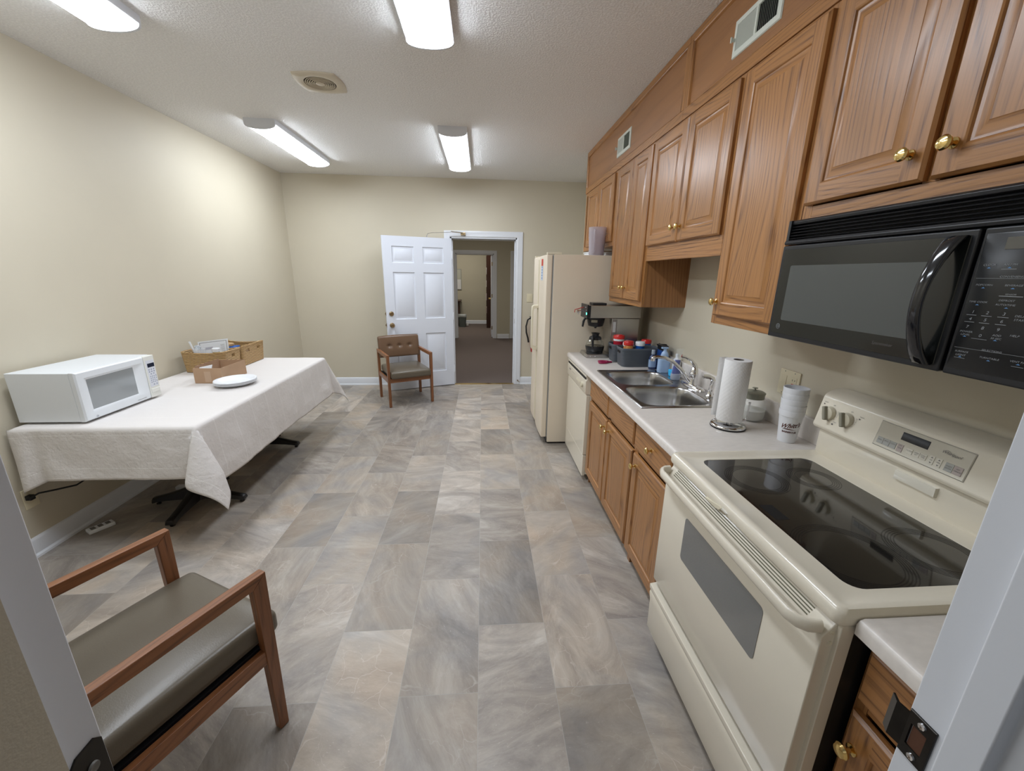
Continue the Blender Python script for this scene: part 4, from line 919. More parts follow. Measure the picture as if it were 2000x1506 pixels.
b = MB(); b.lathe([(.0085, 0), (.008, .003), (0, .004)], (BX0-.012, 3.235, 1.278), 14, axis='-x'); b.build('power_light', mat('green_lamp', (.02, .6, .3), .4, emit=(.05, 1, .45), es=3), hd)
b = MB(); b.box(BX0-.0135, BX0-.012, 3.255, 3.29, 1.322, 1.330); b.box(BX0-.0135, BX0-.012, 3.235, 3.25, 1.302, 1.306); b.build('marking', MARK, hd)
b = MB(); b.box(BX0+.035, BX0+.15, BY0+.02, BY0+.13, 1.347, 1.364); b.build('fill_lid', BLACKS, hd, bevel=.003)
b = MB(); b.tube([(BX0-.012, 3.355, 1.29), (BX0-.04, 3.355, 1.288), (BX0-.06, 3.355, 1.285)], .008, 10); b.tube([(BX0-.052, 3.355, 1.29), (BX0-.054, 3.355, 1.262)], .006, 10)
b.lathe([(.012, -.01), (.012, .01)], (BX0-.055, 3.355, 1.287), 12, axis='x'); b.build('water_tap', CHROME, hd)
b = MB(); b.tube([(BX0-.006, 3.352, 1.322), (BX0-.055, 3.352, 1.308), (BX0-.082, 3.352, 1.300), (BX0-.085, 3.352, 1.278)], .006, 8, flat=.6); b.build('tap_lever', mat('red_lever', (.45, .03, .02), .4), hd)
b = MB(); b.lathe([(.074, 1.243), (.074, 1.225), (.070, 1.20), (.062, 1.172), (.045, 1.165), (.012, 1.160), (.008, 1.150), (0, 1.150)], (.952, 3.32, 0), 28); bb_ = b.build('brew_basket', BLACKS, t, smooth=40)
b = MB(); b.tube([(.885, 3.31, 1.236), (.852, 3.30, 1.232), (.842, 3.30, 1.21), (.836, 3.30, 1.165)], .010, 10, rs=[.009, .010, .010, .008]); b.build('basket_handle', BLACKS, bb_)
b = MB(); b.box(.905, .945, 3.2465, 3.2475, 1.205, 1.225) ; b.box(.893, .93, BY0+.030, BY0+.034, 1.207, 1.227); b.build('basket_label', mat('tan_label', (.35, .33, .25), .5), bb_)
# coffee pot
t = thing('coffee_pot', (.958, 3.32, Z0+.042), 'glass coffee pot with black handle on the brewer warmer', 'coffee pot'); zp = Z0+.042
b = MB(); b.lathe([(0, .001), (.055, .001), (.068, .012), (.078, .040), (.077, .055), (.066, .085), (.050, .108), (.044, .118), (.043, .118), (.049, .107), (.064, .085), (.075, .055), (.076, .040), (.066, .014), (.054, .004), (0, .004)], (.958, 3.32, zp), 32, cap=False); b.build('glass_bowl', GLASS, t, smooth=60)
b = MB(); b.lathe([(0, .0045), (.054, .0045), (.065, .014), (.074, .038), (.073, .046), (0, .046)], (.958, 3.32, zp), 32, cap=False); b.build('coffee', mat('coffee', (.015, .007, .004), .1), t, smooth=60)
b = MB(); b.lathe([(.070, .0), (.075, .012), (.080, .036), (.0805, .044), (.0785, .044), (.076, .03)], (.958, 3.32, zp), 32, cap=False); b.build('base_band', BLACKS, t, smooth=60)
b = MB(); b.lathe([(.053, .098), (.052, .112), (.046, .122), (.030, .128), (.028, .140), (.036, .150), (.037, .153), (.030, .152), (.022, .142), (0, .138)], (.958, 3.32, zp), 28, cap=False); b.build('collar', BLACKS, t, smooth=50)
b = MB(); b.tube([(.925, 3.268, zp+.128), (.918, 3.254, zp+.125), (.916, 3.248, zp+.10), (.920, 3.250, zp+.05), (.926, 3.256, zp+.03)], .009, 10, rs=[.012, .012, .010, .009, .008]); b.build('handle', BLACKS, t, smooth=60)

# woven-look plastic baskets
def weave_mat():
    m, N, L, bb = nt('grey_woven_plastic'); tc = N.new('ShaderNodeTexCoord'); ck = N.new('ShaderNodeTexBrick')
    sp = N.new('ShaderNodeSeparateXYZ'); L.new(tc.outputs['Object'], sp.inputs[0]); cb = N.new('ShaderNodeCombineXYZ'); L.new(math_(N, L, 'ADD', sp.outputs[0], sp.outputs[1]), cb.inputs[0]); L.new(sp.outputs[2], cb.inputs[1])
    L.new(cb.outputs[0], ck.inputs[0]); ck.inputs['Scale'].default_value = 1; ck.inputs['Brick Width'].default_value = .007; ck.inputs['Row Height'].default_value = .0045; ck.inputs['Mortar Size'].default_value = .0008
    ck.inputs['Color1'].default_value = (.105, .12, .14, 1); ck.inputs['Color2'].default_value = (.085, .098, .118, 1); ck.inputs['Mortar'].default_value = (.055, .065, .08, 1)
    L.new(ck.outputs['Color'], bb.inputs['Base Color']); bb.inputs['Roughness'].default_value = .45
    bp = N.new('ShaderNodeBump'); bp.inputs['Strength'].default_value = .5; bp.inputs['Distance'].default_value = .001; bp.invert = True; L.new(ck.outputs['Fac'], bp.inputs['Height']); L.new(bp.outputs[0], bb.inputs['Normal'])
    return m
WEAVE = weave_mat()
def bin_basket(cx, cy, a, c, h, label):
    t = thing('storage_basket', (cx, cy, ZT), label, 'basket', 'grey storage baskets on the counter')
    b = MB(); ring = lambda k, z: superring(cx, cy, a*k, c*k, Z0+z, 48, 6)
    b.loft([ring(.90, 0), ring(.925, .01), ring(1, h-.012)], cap1=False); b.loft([ring(.985, h-.012), ring(.915, .012), ring(.88, .005)], cap0=False); b.build('basket_body', WEAVE, t, smooth=50)
    b = MB(); b.loft([ring(.975, h-.014), ring(1.012, h-.014), ring(1.016, h-.002), ring(1.005, h), ring(.985, h), ring(.975, h-.014)], cap0=False, cap1=False); b.build('rim', GREY, t, smooth=50)
    b = MB(); x = cx-a-.0012
    b.box(x-.0005, x+.006, cy-.028, cy+.028, Z0+h-.042, Z0+h-.024); b.build('handle_slot', BLACKD, t, bevel=.001)
    return t
bin_basket(1.19, 2.945, .150, .082, .142, 'grey woven-look basket nearest the sink, holding three tubs')
bin_basket(1.175, 3.118, .148, .082, .142, 'grey woven-look basket behind, against the coffee brewer')
RED = mat('red_lid_plastic', (.62, .02, .02), .3, coat=.2); REDL = mat('red_label', (.42, .01, .03), .4); BLU = mat('blue_tub_plastic', (.01, .10, .42), .35); BLUD = mat('dark_blue_pouch', (.008, .05, .22), .3)
TANL = mat('tan_orange_label', (.60, .25, .06), .45, noise=.5, nscale=40)
def tub(name, x, y, r_, z0_, prof, mats, label, cat, n=28):
    t = thing(name, (x, y, z0_), label, cat)
    for (nm, pr, mt) in prof:
        b = MB(); b.lathe(pr, (x, y, z0_), n); b.build(nm, mt, t, smooth=40)
    return t
tub('canister', 1.092, 3.112, .043, Z0+.006, [('body', [(.040, 0), (.042, .004), (.042, .157)], REDL), ('white_band', [(.043, .158), (.043, .174)], PLW), ('lid', [(.0445, .174), (.0445, .196), (.040, .202), (.026, .202), (.024, .206), (0, .206)], RED)], None, 'red canister with a white band in the rear grey basket', 'canister')
tub('coffee_canister', 1.116, 2.955, .036, Z0+.006, [('body', [(.034, 0), (.036, .004), (.036, .145), (.034, .148)], TANL), ('lid', [(.038, .150), (.0385, .172), (.034, .180), (0, .180)], RED)], None, 'tan-labelled canister with red lid in the front basket', 'canister')
b = MB(); b.tube([(1.116+.040*math.cos(a), 2.955+.043*math.sin(a), Z0+.150+.034*max(0, math.sin(a))) for a in [R(-30+k*20) for k in range(13)]], .0028, 6); tag(b.build('paper_cup', PLW), 'thin white cup rim showing behind the tan canister', 'cup')
tub('wipes_tub', 1.205, 2.95, .034, Z0+.006, [('body', [(.032, 0), (.034, .004), (.034, .145)], BLU), ('lid', [(.0355, .146), (.0355, .170), (.032, .176), (0, .176)], PLW)], None, 'blue tub with a white lid in the front grey basket', 'tub')
tub('canister', 1.306, 3.08, .038, Z0+.006, [('body', [(.036, 0), (.038, .004), (.038, .142)], BLU), ('lid', [(.040, .143), (.040, .165), (.035, .172), (0, .173)], RED)], None, 'blue canister with a red lid by the wall', 'canister')
# refill pouch behind the soap
t = thing('refill_pouch', (1.325, 2.845, ZT), 'dark blue pouch with black top edge behind the soap bottles', 'pouch')
b = MB(); b.loft([[(1.318+.038*s_*math.cos(2*PI*i/28)*.9, 2.81+.062*w_*math.sin(2*PI*i/28), Z0+z) for i in range(28)] for z, s_, w_ in ((0, .9, .75), (.01, 1, .82), (.09, .85, .95), (.145, .5, 1.0))]); b.build('pouch_body', BLUD, t, smooth=50)
r_ = random.Random(4); b = MB(); b.loft([[(1.318+.038*s_*math.cos(2*PI*i/28)+r_.uniform(-.003, .003)*j, 2.81+.064*w_*math.sin(2*PI*i/28), Z0+z+r_.uniform(-.006, .006)*j) for i in range(28)] for z, s_, w_, j in ((.146, .55, 1.0, 0), (.165, .65, 1.05, .5), (.18, .8, 1.1, 1))]); b.build('pouch_top', BLACKS, t, smooth=50)
# hand sanitiser
def oval(cx, cy, a, c, z, n=32, e=2.6): return superring(cx, cy, a, c, z, n, e)
NAVY = mat('navy_liquid_plastic', (.02, .04, .12), .15, coat=.4); LBL = mat('bluish_label', (.30, .42, .62), .4)
t = thing('sanitizer_bottle', (1.252, 2.805, ZT), 'small navy bottle with a clear cap beside the front grey basket', 'bottle')
cx, cy = 1.252, 2.805
b = MB(); b.loft([oval(cx, cy, k*.027, k*.019, Z0+z) for z, k in ((0, .85), (.006, 1), (.082, 1), (.098, .8), (.106, .48), (.112, .45))]); b.build('bottle_body', NAVY, t, smooth=50)
b = MB(); b.loft([oval(cx, cy, .0276, .0196, Z0+z) for z in (.018, .074)], cap0=False, cap1=False); b.build('label', LBL, t, smooth=60)
b = MB(); b.lathe([(.0125, .112), (.0135, .114), (.0125, .142), (.010, .145), (0, .145)], (cx, cy, Z0), 20); b.build('cap', mat('clear_cap', (.55, .62, .70), .2, trans=.3), t)
# foaming soap bottle (stands on the sink ledge)
SOAPB = mat('pale_blue_plastic', (.36, .50, .72), .3)
t = thing('soap_bottle', (1.283, 2.685, ZT+.006), 'pale blue foaming soap bottle at the far sink corner', 'soap bottle'); cx, cy, z_ = 1.283, 2.685, ZT+.007
b = MB(); b.loft([oval(cx, cy, k*.042, k*.028, z_+z, 32, 3.2) for z, k in ((0, .92), (.004, .99), (.012, 1), (.088, 1), (.100, .93), (.108, .70), (.112, .62), (.124, .62), (.130, .5))]); b.build('bottle_body', SOAPB, t, smooth=50)
b = MB(); b.lathe([(.024, .118), (.025, .122), (.024, .134), (.018, .144), (.014, .148), (.012, .152), (.011, .168), (.012, .170)], (cx, cy, z_), 22); b.rbox((cx-.004, cy, z_+.174), (.024, .011, .0055), .004, 3); b.build('pump', SOAPB, t, smooth=50)
# dish wand
t = thing('dish_wand', (1.272, 2.475, ZT+.007), 'clear dish brush handle filled with blue soap standing upright', 'dish brush'); cx, cy, z_ = 1.272, 2.475, ZT+.007
b = MB(); b.loft([oval(cx+sh, cy, a, c, z_+z, 24, 2.4) for z, a, c, sh in ((.040, .030, .020, 0), (.052, .030, .020, 0), (.095, .021, .016, 0), (.135, .019, .014, .004), (.190, .022, .015, .010), (.205, .024, .015, .012))]); b.build('handle_tube', GLASSA, t, smooth=50)
b = MB(); b.loft([oval(cx+sh, cy, a*.9, c*.9, z_+z, 24, 2.4) for z, a, c, sh in ((.041, .030, .020, 0), (.052, .030, .020, 0), (.095, .021, .016, 0), (.132, .019, .014, .004))]); b.build('blue_soap', mat('blue_soap', (.005, .03, .30), .15), t, smooth=50)
b = MB(); b.lathe([(.026, 0), (.031, .006), (.033, .024), (.032, .040), (.020, .044)], (cx, cy, z_), 24, sy=.8); b.build('collar', mat('translucent_collar', (.55, .60, .72), .3, trans=.4), t, smooth=50)
b = MB(); b.rbox((1.292, 2.56, ZT+.007+.022), (.018, .030, .022), .008, 3, fn=lambda p: Vector((p.x, p.y*(1+.25*p.z/.022), p.z))); tag(b.build('sponge', mat('cyan_sponge', (.03, .45, .85), .8, bump=.5, bscale=300)), 'small bright cyan sponge leaning between soap bottle and dish brush', 'sponge')
t = thing('white_bottle', (1.345, 2.62, ZT), 'plain white bottle by the backsplash behind the dish brush', 'bottle')
b = MB(); b.loft([oval(1.343, 2.62, k*.022, k*.038, Z0+.006+z, 28, 2.6) for z, k in ((0, .95), (.006, 1), (.085, 1), (.105, .8), (.118, .4), (.125, .38))]); b.build('bottle_body', PLW, t, smooth=50)
b = MB(); b.lathe([(.012, .126), (.012, .145), (0, .146)], (1.343, 2.62, Z0+.006), 16); b.build('cap', PLW, t)
# scissors
MAG = mat('magenta_plastic', (.30, .015, .07), .35)
t = thing('scissors', (.975, 3.03, ZT), 'scissors with magenta handles lying on the counter', 'scissors')
def loop(cx, cy, a, c, rot, z):
    return [(cx+a*math.cos(u)*math.cos(rot)-c*math.sin(u)*math.sin(rot), cy+a*math.cos(u)*math.sin(rot)+c*math.sin(u)*math.cos(rot), z) for u in [2*PI*k/20 for k in range(21)]]
for (cx, cy, rot) in ((.945, 3.005, .25), (.955, 3.048, -.15)):
    b = MB(); b.tube(loop(cx, cy, .036, .018, rot, Z0+.007), .0065, 8); b.tube([(cx+.034, cy+.004, Z0+.007), (1.02, 3.03, Z0+.006)], .006, 8); b.build('handle', MAG, t, smooth=60)
for s_ in (-1, 1):
    b = MB(); b.add([(1.01, 3.03-.006, Z0+.004), (1.01, 3.03+.006, Z0+.004), (1.085, 3.045+s_*.004, Z0+.004), (1.01, 3.03-.006, Z0+.006), (1.01, 3.03+.006, Z0+.006), (1.085, 3.045+s_*.004, Z0+.006)], [(0, 1, 2), (3, 4, 5), (0, 1, 4, 3), (1, 2, 5, 4), (2, 0, 3, 5)]); b.build('blade', STEEL, t)
# paper towel holder and roll
t = thing('paper_towel_holder', (1.115, 1.648, ZT), 'chrome paper towel holder standing on the counter', 'paper towel holder')
TX, TY = 1.127, 1.648
b = MB(); b.lathe([(.074, 0), (.075, .002), (.075, .006), (.072, .007)], (TX, TY, Z0), 40); b.build('rubber_foot', RUBBER, t)
b = MB(); b.lathe([(.074, .007), (.074, .012), (.070, .0165), (.030, .018), (0, .018)], (TX, TY, Z0), 40); b.build('base', CHROME, t, smooth=50)
b = MB()
for dy in (-.011, .011): b.tube([(TX, TY+dy, Z0+.017), (TX, TY+dy, Z0+.31)], .0028, 8)
b.build('post', CHROME, t)
b = MB(); b.tube([(TX+.011, TY, Z0+.020), (TX+.055, TY+.008, Z0+.021), (TX+.088, TY+.011, Z0+.024), (TX+.096, TY+.012, Z0+.04), (TX+.096, TY+.012, Z0+.100), (TX+.096, TY+.012, Z0+.112)], .0036, 8, rs=[.0036]*5+[.0055]); b.build('side_arm', CHROME, t, smooth=60)
b = MB(); b.tube([(TX-.02, TY+.066, Z0+.018), (TX-.026, TY+.072, Z0+.05), (TX-.026, TY+.072, Z0+.17), (TX-.025, TY+.071, Z0+.20)], .0042, 8, rs=[.004, .005, .004, .004]); b.build('side_arm', CHROME, t, smooth=60)
def towel_mat():
    m, N, L, bb = nt('quilted_paper'); tc = N.new('ShaderNodeTexCoord'); sp = N.new('ShaderNodeSeparateXYZ'); L.new(tc.outputs['Object'], sp.inputs[0])
    an = math_(N, L, 'MULTIPLY', math_(N, L, 'ARCTAN2', sp.outputs[1], sp.outputs[0]), .06)
    u = math_(N, L, 'ADD', an, sp.outputs[2]); v = math_(N, L, 'SUBTRACT', an, sp.outputs[2])
    s1 = math_(N, L, 'ABSOLUTE', math_(N, L, 'SINE', math_(N, L, 'MULTIPLY', u, 230))); s2 = math_(N, L, 'ABSOLUTE', math_(N, L, 'SINE', math_(N, L, 'MULTIPLY', v, 160)))
    h = math_(N, L, 'MULTIPLY', math_(N, L, 'POWER', s1, .5), math_(N, L, 'POWER', s2, .5))
    bb.inputs['Base Color'].default_value = (.82, .81, .80, 1); bb.inputs['Roughness'].default_value = .9
    bp = N.new('ShaderNodeBump'); bp.inputs['Strength'].default_value = .45; bp.inputs['Distance'].default_value = .0015; L.new(h, bp.inputs['Height']); L.new(bp.outputs[0], bb.inputs['Normal']); return m
TOW = towel_mat()
t = thing('paper_towel_roll', (TX, TY, Z0+.036), 'white quilted paper towel roll on the chrome holder', 'paper towels'); zt = Z0+.036
b = MB(); b.lathe([(.021, 0), (.053, 0), (.0545, .002), (.0545, .277), (.053, .279), (.021, .279)], (TX, TY, zt), 48, cap=False); b.build('roll', TOW, t, smooth=40)
b = MB(); b.lathe([(.0208, -.001), (.0208, .280), (.0195, .280), (.0195, -.001), (.0208, -.001)], (TX, TY, zt), 24, cap=False); b.build('core', mat('grey_core', (.16, .14, .12), .8), t)
b = MB(); P = []
for k in range(9):
    f_ = k/8; P.append((TX-.012-.034*f_+.003*math.sin(f_*5), TY+.055+.010*f_+.003*math.sin(f_*6)))
b.loft([[(p[0], p[1], zt+.0+(.002*i % 3)*0) for i, p in enumerate(P)], [(p[0], p[1], zt+.279) for p in P]], close=False, cap0=False, cap1=False)
b.loft([[(p[0]-.0008, p[1]+.0008, zt) for p in P], [(p[0]-.0008, p[1]+.0008, zt+.279) for p in P]], close=False, cap0=False, cap1=False)
b.build('loose_sheet', TOW, t, smooth=60)
# glass jar
JX, JY = 1.300, 1.745
t = thing('sugar_jar', (JX, JY, ZT), 'round glass jar half full of sugar with olive-grey lid', 'jar')
b = MB(); b.lathe([(0, .0), (.046, .0), (.056, .006), (.060, .03), (.061, .07), (.055, .095), (.045, .106), (.044, .114), (.042, .114), (.043, .105), (.053, .094), (.0585, .07), (.0575, .03), (.054, .009), (.045, .004), (0, .004)], (JX, JY, Z0), 36, cap=False); b.build('glass_body', GLASSA, t, smooth=60)
b = MB(); b.lathe([(0, .0045), (.044, .0045), (.0535, .010), (.057, .03), (.0575, .052), (0, .056)], (JX, JY, Z0), 32, cap=False); b.build('sugar', mat('sugar', (.80, .78, .73), .8, bump=.6, bscale=900), t, smooth=60)
OLG = mat('olive_grey_metal', (.24, .24, .19), .35, .5)
b = MB(); b.lathe([(.046, .108), (.046, .130), (.0485, .131), (.0485, .136), (.038, .142), (.020, .146), (.006, .148), (.004, .153), (.012, .156), (.012, .159), (0, .160)], (JX, JY, Z0), 36); b.build('lid', OLG, t, smooth=40)
# foam cups, nested
CX, CY = 1.284, 1.482
CUPP = mat('maroon_ink', (.10, .025, .018), .6)
def make_cup(lowest):
    t = empty('foam_cup', (CX, CY, Z0))
    b = MB(); b.lathe([(0, .004), (.0300, .004), (.0310, .0), (.0322, 0), (.0328, .004), (.0425, .114), (.0446, .115), (.0462, .137), (.0454, .139), (.0438, .138), (.0412, .116), (.0308, .008), (0, .0075)], (CX, CY, Z0), 40, cap=False)
    b.build('cup_body', FOAM, t, smooth=35)
    return t
cups = []
for k in range(5):
    c = make_cup(k == 0) if k == 0 else copy_tree(cups[0])
    c.location = (CX+[0, .0004, -.0004, .0005, 0][k], CY+[0, -.0004, .0004, 0, .0004][k], Z0+k*.0238)
    if k: c.rotation_euler = (0, 0, .7*k)
    cups.append(c)
for c, s_ in zip(cups, ('printed foam cup at the bottom of the stack on the counter', 'second foam cup up in the stack by the range', 'middle foam cup of the stack of five by the range', 'fourth foam cup up in the stack by the range', 'topmost open white foam cup of the stack by the range')):
    tag(c, s_, 'cup', 'nested foam cups by the range')
b = MB(); AC = math.atan2(0-CY, 0-CX)+.12
def cupmap(u, v):
    z = .055+v; r_ = .0328+(.0425-.0328)*(z-.004)/.110+.0006; a = AC+u/r_
    return Vector((CX+r_*math.cos(a), CY+r_*math.sin(a), Z0+z))
def diag(u, v): return cupmap(u, v+u*.18)
text_into(b, "Whitt's", .0265, lambda u, v: diag(u, v+.022), 0, shear=.45, bold=.0006, sx=.92)
for i in range(16):
    u0, u1 = -.026+.052*i/16, -.026+.052*(i+1)/16; h0, h1 = .0035*math.sin(PI*min(1, i/16+.15)), .0035*math.sin(PI*min(1, (i+1)/16+.15))
    b.add([cupmap(u0, .006-.001*math.sin(PI*i/16)), cupmap(u1, .006-.001*math.sin(PI*(i+1)/16)), cupmap(u1, .006+h1), cupmap(u0, .006+h0)], [(0, 1, 2, 3)])
text_into(b, 'BARBECUE', .0105, lambda u, v: cupmap(u, v-.006), 0, bold=.0004, sx=1.05)
b.build('print', CUPP, cups[0])
# wall plates
def plate_x(x, y0, y1, z0, z1, label, name='outlet_plate'):
    t = thing(name, (x, (y0+y1)/2, (z0+z1)/2), label, 'wall plate')
    b = MB(); b.rbox((x-.003, (y0+y1)/2, (z0+z1)/2), (.003, (y1-y0)/2, (z1-z0)/2), .0025, 2); b.build('plate', IVORY, t); return t
t = plate_x(XR, 1.592, 1.712, 1.062, 1.178, 'two-gang ivory plate with switch and outlet above the foam cups')
b = MB(); b.box(XR-.008, XR-.005, 1.666, 1.698, 1.085, 1.152); b.build('rocker_switch', IVORY, t, bevel=.0015)
b = MB(); b.box(XR-.008, XR-.005, 1.606, 1.640, 1.085, 1.152); o = b.build('receptacle', IVORY, t, bevel=.0015)
b = MB()
for z in (1.139, 1.096):
    b.box(XR-.0086, XR-.0078, 1.615, 1.6165, z-.004, z+.004); b.box(XR-.0086, XR-.0078, 1.629, 1.6305, z-.004, z+.004)
b.build('slots', BLACKD, o)
b = MB(); b.box(XR-.0095, XR-.0078, 1.615, 1.631, 1.117, 1.123); b.box(XR-.0095, XR-.0078, 1.615, 1.631, 1.108, 1.113); b.build('test_button', RED, o)
b = MB()
for y in (1.682, 1.623):
    for z in (1.070, 1.170): b.lathe([(.0025, 0), (.002, .001)], (XR-.006, y, z), 10, axis='-x')
b.build('screw', PRINT, t)
t = thing('light_switch', (.667, YF, 1.26), 'ivory rocker light switch on the far wall beside the door casing', 'light switch')
b = MB(); b.rbox((.667, YF-.003, 1.26), (.040, .003, .058), .0025, 2); b.build('plate', IVORY, t)
b = MB(); b.box(.651, .683, YF-.009, YF-.005, 1.228, 1.292); b.build('rocker_switch', IVORY, t, bevel=.0015)
# fire extinguisher on the far wall, mostly behind the refrigerator
t = thing('fire_extinguisher', (.715, YF-.075, .50), 'red fire extinguisher with black hose on the far wall behind the refrigerator', 'fire extinguisher')
REDX = mat('extinguisher_red', (.42, .02, .02), .3, coat=.3); ex, ey = .748, YF-.078
b = MB(); b.lathe([(.045, .50), (.056, .505), (.058, .52), (.058, .86), (.050, .90), (.030, .925), (.018, .935), (.018, .95)], (ex, ey, 0), 28); b.build('cylinder', REDX, t, smooth=50)
b = MB(); b.lathe([(.020, .95), (.020, .985), (.012, .99)], (ex, ey, 0), 16); b.box(ex-.085, ex+.015, ey-.008, ey+.008, 1.0, 1.008); b.box(ex-.080, ex+.015, ey-.008, ey+.008, .972, .980); b.build('valve', BLACKS, t)
b = MB(); b.tube([(ex-.015, ey, .965), (ex-.06, ey, .995), (ex-.108, ey, .96), (ex-.130, ey, .87), (ex-.124, ey, .78), (ex-.100, ey, .70), (ex-.090, ey, .64)], .011, 10, rs=[.009, .010, .011, .011, .011, .012, .013]); b.build('hose', RUBBER, t, smooth=60)
b = MB(); b.box(ex-.03, ex+.03, YF-.022, YF, .75, .80); b.build('wall_bracket', BLACKS, t)
b = MB(); b.tube([(.515, YF-.013, .06), (.515, YF-.045, .055), (.54, YF-.075, .05)], .004, 6); b.lathe([(.009, 0), (.009, .01)], (.515, YF-.015, .06), 10, axis='-y'); tag(b.build('door_stop', BRASSD), 'small spring door stop on the baseboard right of the casing', 'door stop')

# ================================================================ ceiling fixtures
LENS = mat('lit_lens', (.9, .93, 1), .4, emit=(.84, .91, 1.0), es=LENS_POWER)
HOUS = mat('fixture_housing', (.72, .74, .78), .45)
def lamp(cx, y0, y1, label):
    t = thing('ceiling_light', (cx, (y0+y1)/2, ZC), label, 'ceiling light', 'wraparound fluorescent ceiling lights')
    W = .122
    b = MB(); b.prism([(cx-W, ZC), (cx-W, ZC-.037), (cx-W+.004, ZC-.039), (cx+W-.004, ZC-.039), (cx+W, ZC-.037), (cx+W, ZC)], 'y', y0+.0135, y1-.0135); b.build('housing', HOUS, t)
    n = 14; cur = [(cx-(W-.008)*math.cos(PI*i/n), ZC-.038-.036*math.sin(PI*i/n)**.7) for i in range(n+1)]
    b = MB(); b.loft([[(x, y, z) for x, z in cur] for y in (y0+.014, y1-.014)], close=False, cap0=False, cap1=False); b.build('lens', LENS, t, smooth=60)
    for a, c in ((y0, y0+.014), (y1-.014, y1)):
        cap = [(cx-W, ZC), (cx-W, ZC-.032)]+[(cx-(W+.001)*math.cos(PI*i/n), ZC-.030-.047*math.sin(PI*i/n)**.6) for i in range(1, n)]+[(cx+W, ZC-.032), (cx+W, ZC)]
        b = MB(); b.prism(cap, 'y', a, c); b.build('end_cap', HOUS, t, smooth=40)
lamp(-1.802, 3.83, 5.05, 'lit ceiling light at the far left, beside the left wall')
lamp(-.245, 3.83, 5.05, 'lit ceiling light at the far right, nearest the far wall door')
lamp(-1.785, 1.26, 2.485, 'lit ceiling light at the near left, cut off by the photo edge')
lamp(-.262, 1.26, 2.485, 'lit ceiling light at the near middle, top of the photo')
# round exhaust grille
t = thing('exhaust_grille', (-1.05, 3.115, ZC), 'cream square ceiling grille with concentric round louvers', 'air vent')
CRM = mat('cream_grille', (.60, .53, .41), .45)
cx, cy = -1.048, 3.118
def bulge(k, z, n=12):
    o = []; hw = .130*k
    cs4 = [(-hw, -hw), (hw, -hw), (hw, hw), (-hw, hw)]
    for i in range(4):
        a, c = cs4[i], cs4[(i+1) % 4]; nx, ny = (c[1]-a[1]), -(c[0]-a[0]); L_ = math.hypot(nx, ny)
        for j in range(n):
            f_ = j/n; bb2 = .020*k*math.sin(PI*f_)
            o.append((cx+a[0]+(c[0]-a[0])*f_+nx/L_*bb2, cy+a[1]+(c[1]-a[1])*f_+ny/L_*bb2, z))
    return o
n4 = 48
ci = lambda r_, z: [(cx+r_*math.cos(2*PI*(i+.0)/n4-3*PI/4), cy+r_*math.sin(2*PI*i/n4-3*PI/4), z) for i in range(n4)]
b = MB(); b.loft([bulge(1, ZC), bulge(1, ZC-.006), bulge(.97, ZC-.010), ci(.104, ZC-.013), ci(.098, ZC-.010), ci(.098, ZC-.001)], cap0=False, cap1=False); b.build('plate', CRM, t, smooth=40)
b = MB(); b.loft([ci(.098, ZC-.0012), ci(.02, ZC-.0011)], cap0=False, cap1=False); b.build('backing', mat('grille_dark', (.05, .04, .028), .8), t)
for k in range(5):
    r_ = .088-k*.0125; b = MB(); b.loft([ci(r_+.003, ZC-.011), ci(r_-.001, ZC-.012), ci(r_-.006, ZC-.002), ci(r_-.002, ZC-.002), ci(r_+.003, ZC-.011)], cap0=False, cap1=False); b.build('ring', CRM, t, smooth=60)
b = MB(); b.lathe([(.026, -.002), (.028, -.012), (.022, -.015), (0, -.0155)], (cx, cy, ZC), 32); b.build('hub', CRM, t)
b = MB()
for a in (0, PI/2, PI, 3*PI/2):
    b.add([(cx+r_*math.cos(a+s_), cy+r_*math.sin(a+s_), z) for (r_, s_) in ((.025, -.06), (.025, .06), (.099, .015), (.099, -.015)) for z in (ZC-.002, ZC-.006)], [(0, 2, 4, 6), (1, 3, 5, 7), (0, 2, 3, 1), (4, 6, 7, 5)])
b.build('spokes', CRM, t)

